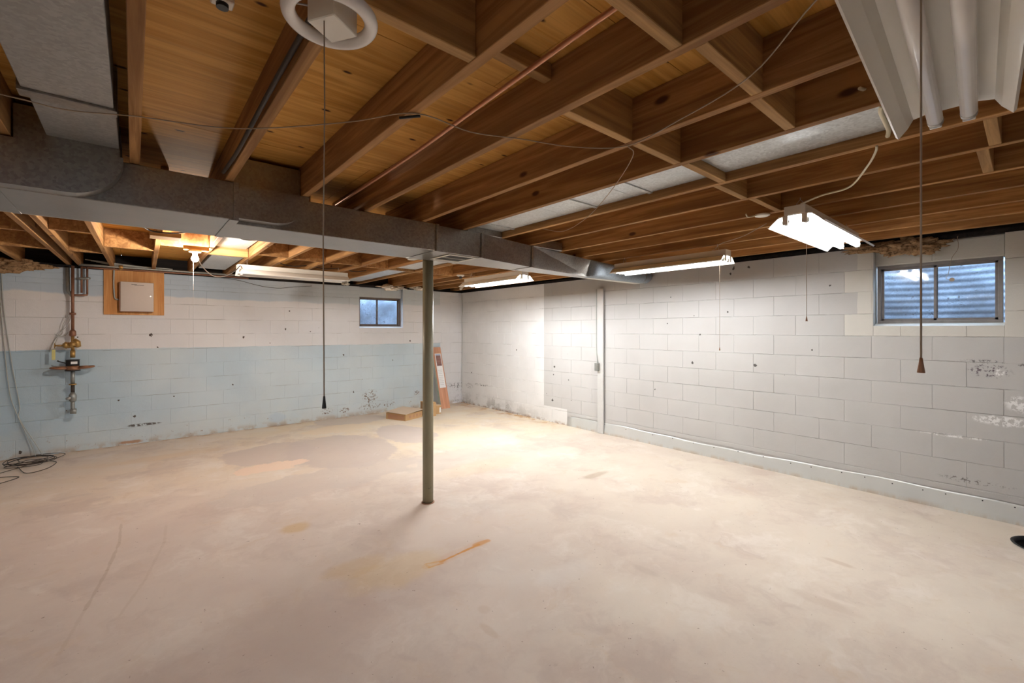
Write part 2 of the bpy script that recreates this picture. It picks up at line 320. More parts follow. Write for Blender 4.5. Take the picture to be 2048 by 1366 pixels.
def glass_mat():
    m = bpy.data.materials.new('dirty_window_glass'); m.use_nodes = True; t = m.node_tree; n = N.__new__(N); n.m = m; n.t = t; n.b = t.nodes['Principled BSDF']
    P = n.pos(); n.b.inputs['Roughness'].default_value = .4; n.color((.10, .09, .08))
    tr = n.new('ShaderNodeBsdfTransparent'); tr.inputs[0].default_value = (.93, .95, .97, 1); gl = n.new('ShaderNodeBsdfGlossy'); gl.inputs[1].default_value = .05
    a = n.new('ShaderNodeMixShader'); a.inputs[0].default_value = .05; t.links.new(tr.outputs[0], a.inputs[1]); t.links.new(gl.outputs[0], a.inputs[2])
    d = n.math('MAXIMUM', n.ramp(n.noise(n.scalev(P, (1, 1, 1.6)), 11, 6, .75, 1.0), .54, .70, 0, .65), n.ramp(n.noise(P, 2.5, 3), .3, .7, .05, .35))
    b = n.new('ShaderNodeMixShader'); n.put(b.inputs[0], d); t.links.new(a.outputs[0], b.inputs[1]); t.links.new(n.b.outputs[0], b.inputs[2])
    t.links.new(b.outputs[0], t.nodes['Material Output'].inputs[0]); return m
M['glass'] = glass_mat()

# ------------------------------------------------------------------ mesh helpers
def link(name, me, parent=None, loc=(0, 0, 0), rot=(0, 0, 0), mat=None):
    o = bpy.data.objects.new(name, me); COL.objects.link(o); o.location = loc; o.rotation_euler = rot
    if parent: o.parent = parent
    if mat and me and not me.materials: me.materials.append(mat)
    return o
def tag(o, label=None, cat=None, group=None, kind=None):
    if label: o['label'] = label
    if cat: o['category'] = cat
    if group: o['group'] = group
    if kind: o['kind'] = kind
    return o
def thing(name, label, cat, loc=(0, 0, 0), rz=0, group=None):
    return tag(link(name, None, None, loc, (0, 0, rz)), label, cat, group)
def add_box(bm, lo, hi, bev=0.0):
    x0, y0, z0 = lo; x1, y1, z1 = hi
    v = [bm.verts.new(p) for p in [(x0, y0, z0), (x1, y0, z0), (x1, y1, z0), (x0, y1, z0), (x0, y0, z1), (x1, y0, z1), (x1, y1, z1), (x0, y1, z1)]]
    fs = [bm.faces.new([v[i] for i in f]) for f in [(3, 2, 1, 0), (4, 5, 6, 7), (0, 1, 5, 4), (1, 2, 6, 5), (2, 3, 7, 6), (3, 0, 4, 7)]]
    if bev > 0:
        es = list({e for f in fs for e in f.edges}); bmesh.ops.bevel(bm, geom=es, offset=bev, segments=1, affect='EDGES', profile=.5)
def add_tube(bm, pts, r, sides=8, cap=True):
    pts = [Vector(p) for p in pts]; rings = []
    up = None
    for i, p in enumerate(pts):
        d = (pts[min(i+1, len(pts)-1)] - pts[max(i-1, 0)])
        if d.length < 1e-9: d = Vector((0, 0, 1))
        d.normalize()
        if up is None:
            up = Vector((0, 0, 1)) if abs(d.z) < .9 else Vector((1, 0, 0))
        a = d.cross(up).normalized(); up = a.cross(d).normalized(); b = up
        rr = r[i] if isinstance(r, (list, tuple)) else r
        rings.append([bm.verts.new(p + a*rr*math.cos(2*PI*k/sides) + b*rr*math.sin(2*PI*k/sides)) for k in range(sides)])
    for A, B in zip(rings, rings[1:]):
        for k in range(sides): bm.faces.new((A[k], A[(k+1) % sides], B[(k+1) % sides], B[k])).smooth = True
    if cap: bm.faces.new(list(reversed(rings[0]))); bm.faces.new(rings[-1])
def add_prism(bm, prof, a, b, axis):
    """extrude a closed 2-D profile along an axis from a to b; profile pairs are the other two axes in order"""
    def P(u, v, t):
        return {'x': (t, u, v), 'y': (u, t, v), 'z': (u, v, t)}[axis]
    A = [bm.verts.new(P(u, v, a)) for u, v in prof]; B = [bm.verts.new(P(u, v, b)) for u, v in prof]; n = len(prof)
    for i in range(n): bm.faces.new((A[i], A[(i+1) % n], B[(i+1) % n], B[i]))
    bm.faces.new(list(reversed(A))); bm.faces.new(B)
def fin(bm, name, mat, parent=None, loc=(0, 0, 0), rot=(0, 0, 0)):
    bmesh.ops.recalc_face_normals(bm, faces=bm.faces)
    me = bpy.data.meshes.new(name); bm.to_mesh(me); bm.free()
    return link(name, me, parent, loc, rot, mat)
def box(name, lo, hi, mat, parent=None, bev=0.0, centre=False, rot=(0, 0, 0)):
    bm = bmesh.new()
    if centre:
        c = [(a+b)/2 for a, b in zip(lo, hi)]; add_box(bm, [a-k for a, k in zip(lo, c)], [a-k for a, k in zip(hi, c)], bev); return fin(bm, name, mat, parent, c, rot)
    add_box(bm, lo, hi, bev); return fin(bm, name, mat, parent)
def tube(name, pts, r, mat, parent=None, sides=8):
    bm = bmesh.new(); add_tube(bm, pts, r, sides); return fin(bm, name, mat, parent)
def smooth(pts, n=6):
    """Catmull-Rom through points"""
    P = [Vector(p) for p in pts]; P = [P[0]*2-P[1]] + P + [P[-1]*2-P[-2]]; out = []
    for i in range(1, len(P)-2):
        for k in range(n):
            t = k/n; a, b, c, d = P[i-1:i+3]
            out.append(.5*((2*b)+(c-a)*t+(2*a-5*b+4*c-d)*t*t+(3*b-a-3*c+d)*t**3))
    out.append(P[-2]); return out
def circle(c, r, n=24, axis='z', a0=0, a1=2*PI, closed=True):
    out = []
    for k in range(n + (0 if closed else 1)):
        t = a0+(a1-a0)*k/n; u, v = r*math.cos(t), r*math.sin(t)
        out.append({'z': (c[0]+u, c[1]+v, c[2]), 'x': (c[0], c[1]+u, c[2]+v), 'y': (c[0]+u, c[1], c[2]+v)}[axis])
    return out
def torus(bm, c, R, r, n=40, m=12, ez=1.0):
    rings = []
    for i in range(n):
        t = 2*PI*i/n
        rings.append([bm.verts.new((c[0]+(R+r*math.cos(s))*math.cos(t), c[1]+(R+r*math.cos(s))*math.sin(t), c[2]+ez*r*math.sin(s))) for s in [2*PI*k/m for k in range(m)]])
    for i in range(n):
        A, B = rings[i], rings[(i+1) % n]
        for k in range(m): bm.faces.new((A[k], A[(k+1) % m], B[(k+1) % m], B[k])).smooth = True

# ------------------------------------------------------------------ floor, with the sump opening
SX, SY, SR = 4.735, -.10, .185
bm = bmesh.new()
def quad(bm, x0, y0, x1, y1, z=0.0): bm.faces.new([bm.verts.new(p) for p in [(x0, y0, z), (x1, y0, z), (x1, y1, z), (x0, y1, z)]])
q = .30
quad(bm, XL, YF, XR, SY-q); quad(bm, XL, SY+q, XR, YB); quad(bm, XL, SY-q, SX-q, SY+q); quad(bm, SX+q, SY-q, XR, SY+q)
n = 32; ci = [bm.verts.new((SX+SR*math.cos(2*PI*k/n), SY+SR*math.sin(2*PI*k/n), 0)) for k in range(n)]
def sq(k):
    t = 2*PI*k/n; c, s = math.cos(t), math.sin(t); m_ = max(abs(c), abs(s)); return bm.verts.new((SX+q*c/m_, SY+q*s/m_, 0))
so = [sq(k) for k in range(n)]
for k in range(n): bm.faces.new((ci[k], so[k], so[(k+1) % n], ci[(k+1) % n]))
bm_f = bm
floor = fin(bm, 'floor', M['floor'])
for p in floor.data.polygons:
    if p.normal.z < 0: p.flip()
tag(floor, 'worn beige concrete slab with pinkish grey and rust stains', 'floor', kind='structure')
slab = None

# ------------------------------------------------------------------ block walls
BW, BH = .4064, .2032
mesh_cache = {}
def block_mesh(w_, h_, mat):
    """painted concrete block face: local x = width, local -y = proud face, local z = height"""
    key = (round(w_, 3), round(h_, 3), mat.name)
    if key in mesh_cache: return mesh_cache[key]
    bm = bmesh.new(); g = .0015; i1 = .0035
    def ring(ix, y): return [bm.verts.new(p) for p in [(ix, y, ix), (w_-ix, y, ix), (w_-ix, y, h_-ix), (ix, y, h_-ix)]]
    a = ring(g, .02); b = ring(g, .0025); c = ring(i1, 0)
    for A, B in ((a, b), (b, c)):
        for k in range(4): bm.faces.new((A[k], A[(k+1) % 4], B[(k+1) % 4], B[k]))
    bm.faces.new(c); bm.faces.new(list(reversed(a))); bmesh.ops.recalc_face_normals(bm, faces=bm.faces)
    me = bpy.data.meshes.new('concrete_block'); bm.to_mesh(me); bm.free(); me.materials.append(mat); mesh_cache[key] = me; return me
def block_wall(parent, mat, a0, a1, phase, opening, place, cap):
    """lay blocks from a0 to a1 along the wall; opening = (s0, s1, z0) or None"""
    rows = [(-.03 if k == 0 else .01+BH*k, .01+BH*(k+1)) for k in range(10)] + cap
    for k, (z0, z1) in enumerate(rows):
        half = 0 if (k % 2 == 1) else .5
        s = a0 + ((phase + half*BW - a0) % BW) - BW
        cuts = []
        while s < a1:
            cuts.append((max(s, a0), min(s+BW, a1))); s += BW
        for s0, s1 in cuts:
            if s1-s0 < .02: continue
            pieces = [(s0, s1, z0, z1)]
            if opening and z1 > opening[2]:
                o0, o1, oz = opening; pieces = []
                if s0 < o0: pieces.append((s0, min(s1, o0), z0, z1))
                if s1 > o1: pieces.append((max(s0, o1), s1, z0, z1))
                m0, m1 = max(s0, o0), min(s1, o1)
                if m1-m0 > .02 and oz-z0 > .03: pieces.append((m0, m1, z0, oz))
            for p0, p1, q0, q1 in pieces:
                if p1-p0 < .02: continue
                place(block_mesh(p1-p0, q1-q0, mat), p0, p1, q0, parent)
W1 = (3.0, 3.825, 1.523)            # left window opening on the back wall: x0, x1, sill z
W2 = (.131, .935, 1.52)             # right window opening on the right wall: y0, y1, sill z
MT = .0029                          # mortar bed stands this far behind the block faces
bm = bmesh.new()
for lo, hi in [((XL-.2, YB+MT, -.1), (W1[0], YB+.2, ZT)), ((W1[1], YB+MT, -.1), (XR+.2, YB+.2, ZT)), ((W1[0], YB+MT, -.1), (W1[1], YB+.2, W1[2]-.004))]: add_box(bm, lo, hi)
wall_back = tag(fin(bm, 'wall_back', M['wall_back']), 'painted concrete block wall, white above pale blue', 'wall', kind='structure')
bm = bmesh.new()
for lo, hi in [((XR+MT, YF-.2, -.1), (XR+.2, W2[0], ZT)), ((XR+MT, W2[1], -.1), (XR+.2, YB+MT, ZT)), ((XR+MT, W2[0], -.1), (XR+.2, W2[1], W2[2]-.004))]: add_box(bm, lo, hi)
wall_right = tag(fin(bm, 'wall_right', M['wall_right']), 'grey and white painted concrete block wall with galvanized foot strip', 'wall', kind='structure')
def place_back(me, p0, p1, z, par): link('concrete_block', me, par, (p0, YB+random.uniform(-.0012, .0012), z))
def place_right(me, p0, p1, z, par): link('concrete_block', me, par, (XR+random.uniform(-.0012, .0012), p1, z), (0, 0, -PI/2))
block_wall(wall_back, M['wall_back'], -1.65, XR, .384, W1, place_back, [(2.042, 2.105), (2.105, 2.175), (2.175, ZT)])
block_wall(wall_right, M['wall_right'], -.55, YB, 2.3706 % BW, W2, place_right, [(2.042, ZT)])
wl = tag(box('wall_left', (XL-.2, YF-.2, -.1), (XL, YB+.2, ZT+.04), M['wall_plain']), 'painted block wall out of view to the left', 'wall', kind='structure')
wf = tag(box('wall_front', (XL, YF-.2, -.1), (XR+.2, YF, ZT+.04), M['wall_plain']), 'painted block wall behind the viewer', 'wall', kind='structure')

# sill plates and rim boards above the walls
tag(box('trim_1', (XL, YB+.03, ZT), (XR+.2, YB+.17, ZJ), M['darksill']), 'dark sill plate on top of the back wall', 'sill plate', kind='structure')
tag(box('trim_2', (XR+.02, YF, ZT), (XR+.17, YB+.03, ZJ), M['darksill']), 'black sill plate on top of the right wall', 'sill plate', kind='structure')
tag(box('trim_3', (XL, YB+.17, ZT-.02), (XR+.25, YB+.21, ZS), M['darksill']), 'rim board above the back wall', 'rim board', kind='structure')
tag(box('trim_4', (XR+.17, YF-.2, ZT-.02), (XR+.21, YB+.17, ZS), M['darksill']), 'dark rim board above the right wall', 'rim board', kind='structure')
# galvanized strip at the foot of the right wall, and the thin mortar ledge above it
bm = bmesh.new()
ys = [-.55 + k*(4.68+.55)/44 for k in range(45)]
rows_ = []
for k, y_ in enumerate(ys):
    bulge = .004*math.sin(k*1.9)+.003*math.sin(k*.7); top = .150 + .010*math.sin(y_*2.1) + .004*math.sin(y_*9)
    rows_.append([bm.verts.new(p) for p in [(XR-.016-bulge, y_, .0), (XR-.010-bulge, y_, .07), (XR-.007, y_, top-.015), (XR-.0045, y_, top), (XR-.001, y_, top), (XR-.001, y_, 0)]])
for A, B in zip(rows_, rows_[1:]):
    for k in range(5): bm.faces.new((A[k], A[k+1], B[k+1], B[k])).smooth = k < 3
bm.faces.new(rows_[0]); bm.faces.new(list(reversed(rows_[-1])))
strip = tag(fin(bm, 'baseboard_right', M['strip']), 'galvanized sheet strip nailed along the foot of the right wall', 'baseboard', kind='structure')
bm = bmesh.new(); add_tube(bm, [(0, 0, 0), (-.004, 0, 0)], .005, 6); nail_me = fin(bm, 'nail', M['black'], strip, (XR-.0065, 3.96, .135)).data
for y_ in [3.60, 3.19, 2.91, 2.64, 2.39, 2.12, 1.86, 1.60, 1.42, 1.17, .995, .80, .60, .46, .25, .08]:
    link('nail', nail_me, strip, (XR-.0085, y_, .128+.006*math.sin(y_*7)))
box('mortar_ledge', (XR-.006, -.55, .165), (XR+.002, 4.68, .205), M['wall_right'], wall_right)

# ------------------------------------------------------------------ ceiling: backing, plywood sheets, joists, blocking
ceiling = tag(box('ceiling', (XL-.2, YF-.2, ZS+.018), (XR+.25, YB+.25, ZS+.06), M['ply']), 'exposed floor joists and plywood subfloor overhead', 'ceiling', kind='structure')
seams = [YF-.2, -4.69, -3.48, -2.26, -1.04, .18, .86, 1.40, 2.62, 3.84, 5.06, 6.28, 7.85]
for r_, (y0, y1) in enumerate(zip(seams, seams[1:])):
    x0 = XL-.2 + (0 if r_ % 2 else -1.22)
    while x0 < XR+.25:
        a, b = max(x0, XL-.2), min(x0+2.44, XR+.25)
        if b-a > .05: box('plywood_sheet', (a+.0015, y0+.0015, ZS-.001*random.random()), (b-.0015, y1-.0015, ZS+.0175), M['ply'], ceiling, centre=True)
        x0 += 2.44
def joist(x, y0, y1, zb=ZJ, h=JH, w_=.038, mat='joist', rz=0.0, name='joist'):
    return box(name, (x-w_/2, y0, zb), (x+w_/2, y1, zb+h-.0015), M[mat], ceiling, bev=.002, centre=True, rot=(0, 0, rz))
near = [-4.45, -4.04, -3.64, -3.23, -2.83, -2.42, -2.02, -1.61, -1.21, -.80, -.40, .005, .387, .78, 1.185, 1.617, 1.997, 2.431, 2.835, 3.30, 3.72, 4.147, 4.56, 4.985]
for x in near: joist(x, YF, 3.50)
near = near[5:]
for x in (-3.05, -3.45, -3.85, -4.25, -4.65): joist(x, 3.36, YB+.165)
far = [(-2.65, -2.65), (-2.25, -2.25), (-1.83, -1.83), (-1.42, -1.42), (-1.02, -1.0), (-.665, -.60), (-.545, -.50), (-.275, -.20), (.145, .205), (.56, .60), (.95, 1.02), (1.31, 1.33), (1.745, 1.745), (2.17, 2.18), (2.54, 2.56), (2.96, 2.97), (3.58, 3.62), (3.90, 3.92), (4.17, 4.19), (4.58, 4.60), (4.985, 4.985)]
for a, b in far: joist((a+b)/2, 3.36, YB+.165, rz=-math.atan2(b-a, 4.2))
def fx(k, y): a, b = far[k]; return a + (b-a)*(y-3.4)/4.2
def blockx(x0, x1, y, zb=ZJ, h=JH-.002, w_=.038, name='blocking', mat='block'):
    return box(name, (x0+.02, y-w_/2, zb+.001), (x1-.02, y+w_/2, zb+h), M[mat], ceiling, bev=.002, centre=True)
for i, y_ in [(7, 1.07), (9, 1.107), (10, 1.10), (11, 1.08), (12, 1.13), (13, 1.10), (8, .65), (9, .60), (10, .62), (3, 1.08), (4, .70), (2, 1.1)]:
    blockx(near[i], near[i+1], y_)
blockx(near[8], near[9], 1.16, ZS-.062, .06, .04)
blockx(near[12], near[13], .10); blockx(near[13], near[14], .14); blockx(near[5], near[6], -.6)
for k, y_ in [(7, 5.75), (8, 5.30), (10, 5.33), (11, 5.42), (12, 5.42), (13, 5.47), (14, 5.52), (15, 5.55), (16, 5.42), (17, 5.55), (18, 5.45), (19, 5.5)]:
    blockx(fx(k, y_), fx(k+1, y_), y_, mat='joist')
blockx(fx(9, 5.35), fx(10, 5.35), 5.62, mat='block')
blockx(fx(6, 5.0), fx(7, 5.0), 5.03, mat='joist'); blockx(fx(6, 6.2), fx(7, 6.2), 6.29, mat='joist'); blockx(fx(4, 5.2), fx(5, 5.2), 5.25, mat='joist'); blockx(fx(4, 6.2), fx(5, 6.2), 6.27, mat='joist')
# short flat pieces under the seams near the bulb and by the stair opening
box('blocking', (.10, 4.55, ZJ-.04), (.30, 4.72, ZJ-.002), M['block'], ceiling, .002, centre=True)
box('blocking', (-1.62, 6.30, ZJ+.0), (-.80, 6.34, ZJ+.18), M['joist'], ceiling, .002, centre=True, rot=(0, 0, 1.2))
joist(-.405, 3.5, 4.25, ZJ, .12, .03)

# ------------------------------------------------------------------ windows
def window(name, label, opening, to, mats, well_r):
    """to(s, d, z): s along the wall, d outwards behind the wall face"""
    s0, s1, zs = opening; d0 = .095; zf0, zf1 = zs+.025, 2.072
    def bx(nm, a, b, mat, par, bev=0.0):
        p, q_ = to(*a), to(*b); lo = [min(u, v) for u, v in zip(p, q_)]; hi = [max(u, v) for u, v in zip(p, q_)]
        return box(nm, lo, hi, mat, par, bev)
    root = bx(name, (s0-.001, .02, zs-.02), (s1+.001, .20, zs+.004), mats['sill'], None); tag(root, label, 'window', kind='structure')
    a, b = s0+.012, s1-.012; fw = .026
    bm = bmesh.new()
    for A, B in [((a, d0, zf0), (b, d0+.06, zf0+fw)), ((a, d0, zf1-fw), (b, d0+.06, zf1)), ((a, d0, zf0+fw), (a+fw, d0+.06, zf1-fw)), ((b-fw, d0, zf0+fw), (b, d0+.06, zf1-fw))]:
        p, q_ = to(*A), to(*B); add_box(bm, [min(u, v) for u, v in zip(p, q_)], [max(u, v) for u, v in zip(p, q_)], .002)
    fin(bm, 'window_frame', mats['frame'], root)
    m = (a+b)/2 + mats.get('mid', 0)
    for pa, pb, dd in [(a+fw, m+.012, .020), (m-.012, b-fw, .036)]:
        bm = bmesh.new(); f2 = .018
        for A, B in [((pa, d0+dd, zf0+fw), (pb, d0+dd+.014, zf0+fw+f2)), ((pa, d0+dd, zf1-fw-f2), (pb, d0+dd+.014, zf1-fw)), ((pa, d0+dd, zf0+fw), (pa+f2, d0+dd+.014, zf1-fw)), ((pb-f2, d0+dd, zf0+fw), (pb, d0+dd+.014, zf1-fw))]:
            p, q_ = to(*A), to(*B); add_box(bm, [min(u, v) for u, v in zip(p, q_)], [max(u, v) for u, v in zip(p, q_)])
        sash = fin(bm, 'sash', mats['frame'], root)
        bx('pane', (pa+f2, d0+dd+.005, zf0+fw+f2), (pb-f2, d0+dd+.008, zf1-fw-f2), M['glass'], sash)
    bx('latch', (m-.008, d0+.004, (zf0+zf1)/2+.02), (m+.008, d0+.020, (zf0+zf1)/2+.13), M['frame'], root, .002)
    # recessed blocks above the frame
    k = 0; cutp = [s0+.002, s0+(s1-s0)*.52, s1-.002]
    for c0, c1 in zip(cutp, cutp[1:]): bx('lintel_block', (c0+.0015, .075, zf1+.006), (c1-.0015, .18, ZT-.006), mats['wall'], root, .003)
    bx('lintel_bed', (s0+.002, .079, zf1), (s1-.002, .17, ZT), mats['wall'], root)
    # sloping sill
    prof = [(.0, zs-.002), (.0, zs+.003), (.10, zf0+.004), (.10, zs-.002)]
    bm = bmesh.new(); A = [bm.verts.new(to(s0+.002, d, z)) for d, z in prof]; B = [bm.verts.new(to(s1-.002, d, z)) for d, z in prof]
    for i in range(4): bm.faces.new((A[i], A[(i+1) % 4], B[(i+1) % 4], B[i]))
    bm.faces.new(A); bm.faces.new(list(reversed(B))); fin(bm, 'window_sill', mats['sill'], root)
    return root
to1 = lambda s, d, z: (s, YB+d, z); to2 = lambda s, d, z: (XR+d, s, z)
w1 = window('window_1', 'small two pane basement window in the back wall', W1, to1, dict(sill=M['wall_back'], frame=M['rustframe'], wall=M['wall_back'], mid=-.04), .5)
w2 = window('window_2', 'wide two pane basement window in the right wall', W2, to2, dict(sill=M['wall_right'], frame=M['frame'], wall=M['wall_right']), .5)
def well(name, label, s0, s1, to, corr, mat, top=2.17):
    sm = (s0+s1)/2; R = (s1-s0)/2+.16; n_ = 28; zs_ = 110 if corr else 6
    bm = bmesh.new(); rows = []
    for j in range(zs_+1):
        z = 1.30 + (top-1.30)*j/zs_; off = .0038*math.sin(2*PI*(z/.060)) if corr else 0
        row = [bm.verts.new(to(sm-R-off, .20, z))]
        for k in range(n_+1):
            t = PI*k/n_; row.append(bm.verts.new(to(sm-(R+off)*math.cos(t), .30+(R*.85+off)*math.sin(t), z)))
        row.append(bm.verts.new(to(sm+R+off, .20, z))); rows.append(row)
    for A, B in zip(rows, rows[1:]):
        for k in range(len(A)-1): bm.faces.new((A[k], A[k+1], B[k+1], B[k])).smooth = True
    # second skin gives it thickness
    r = thing(name, label, 'window well', to(sm, .3, 1.30))
    o = fin(bm, 'well_wall', mat); md = o.modifiers.new('thick', 'SOLIDIFY'); md.thickness = .004; o.parent = r; o.matrix_parent_inverse = Matrix.Translation(Vector(to(sm, .3, 1.30))).inverted()
    bm = bmesh.new(); pts = [to(sm-R, .20, 1.34)] + [to(sm-R*math.cos(PI*k/12), .30+R*.85*math.sin(PI*k/12), 1.34) for k in range(13)] + [to(sm+R, .20, 1.34)]
    A = [bm.verts.new(p) for p in pts]; B = [bm.verts.new((p[0], p[1], 1.26)) for p in pts]; bm.faces.new(A); bm.faces.new(list(reversed(B)))
    for i in range(len(A)): bm.faces.new((A[i], B[i], B[(i+1) % len(A)], A[(i+1) % len(A)]))
    o = fin(bm, 'gravel_bed', M['dirt']); o.parent = r; o.matrix_parent_inverse = Matrix.Translation(Vector(to(sm, .3, 1.30))).inverted()
    return r
well('window_well', 'corrugated galvanized well wall seen through the right window', W2[0], W2[1], to2, True, M['well'])
well('window_well', 'smooth pale sheet well behind the back window', W1[0], W1[1], to1, False, M['well'], 2.10)

# ------------------------------------------------------------------ steel beam, trunk duct, post
bm = bmesh.new(); zb0 = 2.102
add_prism(bm, [(3.335, zb0), (3.458, zb0), (3.458, zb0+.010), (3.403, zb0+.014), (3.403, ZJ-.014), (3.458, ZJ-.010), (3.458, ZJ-.001), (3.335, ZJ-.001), (3.335, ZJ-.010), (3.393, ZJ-.014), (3.393, zb0+.014), (3.335, zb0+.010)], XL+.01, XR-.005, 'x')
beam = tag(fin(bm, 'steel_beam', M['beam']), 'cream painted steel beam running behind the long duct on the post', 'beam')
duct = thing('trunk_duct', 'long grey galvanized trunk duct running across under the joists', 'air duct', (0, 3.1, 2.08))
inv = Matrix.Translation((0, 3.1, 2.08)).inverted()
def dpart(o, par=None):
    o.parent = par or duct; o.matrix_parent_inverse = inv if par is None else Matrix(); return o
ZD = 2.080; ZDT = ZJ-.003; YD = 3.325
secs = [(XL+.1, -.445, 2.775), (-.445, .411, 2.775), (.411, 1.72, 2.885), (1.72, 2.16, 2.915), (2.16, 2.85, 3.02), (2.85, 3.85, 3.06)]
for x0, x1, y0 in secs:
    bm = bmesh.new()
    if x0 == 2.85:   # tapering last section
        A = [bm.verts.new(p) for p in [(x0, 3.07, ZD), (x0, YD, ZD), (x0, YD, ZDT), (x0, 3.05, ZDT)]]; B = [bm.verts.new(p) for p in [(x1, 3.20, ZD), (x1, YD, ZD), (x1, YD, ZDT-.02), (x1, 3.16, ZDT-.02)]]
        for i in range(4): bm.faces.new((A[i], A[(i+1) % 4], B[(i+1) % 4], B[i]))
        bm.faces.new(A); bm.faces.new(list(reversed(B)))
    elif x0 == 2.16:
        A = [bm.verts.new(p) for p in [(x0, 2.93, ZD), (x0, YD, ZD), (x0, YD, ZDT), (x0, 2.93, ZDT)]]; B = [bm.verts.new(p) for p in [(x1, 3.06, ZD), (x1, YD, ZD), (x1, YD, ZDT), (x1, 3.05, ZDT)]]
        for i in range(4): bm.faces.new((A[i], A[(i+1) % 4], B[(i+1) % 4], B[i]))
        bm.faces.new(A); bm.faces.new(list(reversed(B)))
    else: add_box(bm, (x0+.001, y0, ZD), (x1-.001, YD, ZDT), .003)
    dpart(fin(bm, 'duct_section', M['duct']))
for x0, y0 in [(.411, 2.771), (1.72, 2.880), (2.16, 2.910), (2.85, 3.05)]:
    bm = bmesh.new(); add_box(bm, (x0-.022, y0-.004, ZD-.005), (x0+.022, YD+.003, ZD+.001), .001); add_box(bm, (x0-.004, y0-.006, ZD-.004), (x0+.020, y0+.004, ZDT), .001); dpart(fin(bm, 'seam_collar', M['duct']))
bm = bmesh.new(); add_box(bm, (-.46, 2.771, ZD-.004), (-.43, YD, ZD)); dpart(fin(bm, 'seam_collar', M['duct']))
# round end elbow reaching the right wall
def rr(w_, h_, r, n_=5):
    out = []
    for cx, cy, a0 in [(w_-r, h_-r, 0), (-w_+r, h_-r, 90), (-w_+r, -h_+r, 180), (w_-r, -h_+r, 270)]:
        for k in range(n_+1):
            t = math.radians(a0+90*k/n_); out.append((cx+r*math.cos(t), cy+r*math.sin(t)))
    return out
bm = bmesh.new(); rings = []
for x, yc, zc, hw, hh, r in [(3.84, 3.245, 2.175, .085, .092, .01), (4.15, 3.25, 2.175, .080, .092, .055), (4.45, 3.25, 2.172, .080, .090, .078), (4.95, 3.25, 2.170, .080, .086, .078), (5.06, 3.25, 2.172, .078, .082, .077), (5.115, 3.25, 2.185, .06, .065, .058), (5.128, 3.25, 2.20, .03, .035, .028)]:
    rings.append([bm.verts.new((x, yc+u, zc+v)) for u, v in rr(hw, hh, r)])
for A, B in zip(rings, rings[1:]):
    for k in range(len(A)): bm.faces.new((A[k], A[(k+1) % len(A)], B[(k+1) % len(A)], B[k])).smooth = True
bm.faces.new(rings[0]); bm.faces.new(list(reversed(rings[-1]))); dpart(fin(bm, 'round_end', M['duct_end']))
for x in (4.45, 4.95): bm = bmesh.new(); add_tube(bm, [(x-.004, 3.25, 2.172), (x+.004, 3.25, 2.172)], .0895, 20); dpart(fin(bm, 'seam_collar', M['duct']))
# take-off boots
def boot(x0, x1, z0, z1, y0, y1, r):
    prof = [(x0, z1), (x0, z0)] + [(x1-r+r*math.sin(PI/2*k/10), z0+r-r*math.cos(PI/2*k/10)) for k in range(11)] + [(x1, z1)]
    bm = bmesh.new(); add_prism(bm, prof, y0, y1, 'y'); dpart(fin(bm, 'takeoff_boot', M['duct']))
boot(-.95, -.035, 2.083, 2.275, 2.695, 2.80, .185)
boot(.436, .800, 2.098, 2.280, 2.800, 2.90, .185)
box_up = [(-.375, -.045, 2.275, 2.42, 2.70, 3.2), (.412, .758, 2.28, 2.44, 2.83, 3.2), (2.05, 2.41, 2.28, 2.41, 2.95, 3.25), (2.46, 2.81, 2.28, 2.37, 3.02, 3.25), (2.87, 3.27, 2.28, 2.36, 3.05, 3.25)]
for a, b, z0, z1, y0, y1 in box_up:
    if a == 2.46: continue
    bm = bmesh.new(); add_box(bm, (a, y0, z0-.002), (b, y1, z1), .003); dpart(fin(bm, 'takeoff_boot', M['duct']))
# register in the underside
bm = bmesh.new()
for lo, hi in [((1.86, 2.93, ZD-.008), (2.14, 2.955, ZD-.001)), ((1.86, 3.195, ZD-.008), (2.14, 3.22, ZD-.001)), ((1.86, 2.955, ZD-.008), (1.885, 3.195, ZD-.001)), ((2.115, 2.955, ZD-.008), (2.14, 3.195, ZD-.001)), ((1.885, 3.07, ZD-.007), (2.115, 3.08, ZD-.001))]: add_box(bm, lo, hi, .001)
reg = dpart(fin(bm, 'floor_register', M['beam'])); reg.name = 'register'
bm = bmesh.new(); add_box(bm, (1.885, 2.955, ZD-.0025), (2.115, 3.195, ZD-.001)); o = fin(bm, 'grille_void', M['black'], reg)
for k in range(9):
    y_ = 2.965+k*.026
    bm = bmesh.new(); add_box(bm, (1.887, y_, ZD-.006), (2.113, y_+.004, ZD-.0026)); fin(bm, 'slat', M['seam'], reg)
# beam clip bits near the post
box('beam_clamp', (1.78, 3.37, zb0-.016), (1.84, 3.46, zb0), M['beam'], beam, .003)

post = thing('support_post', 'round olive painted steel post standing under the beam', 'post', (1.936, 3.385, 0))
bm = bmesh.new(); add_tube(bm, [(0, 0, .004), (0, 0, 2.094)], .0455, 32); fin(bm, 'pole', M['post'], post)
bm = bmesh.new(); add_box(bm, (-.075, -.05, 2.094), (.075, .05, 2.1015), .002); fin(bm, 'top_plate', M['post'], post)
bm = bmesh.new(); add_tube(bm, [(0, 0, 0), (0, 0, .005)], .056, 20); fin(bm, 'base_plate', M['bronze'], post)

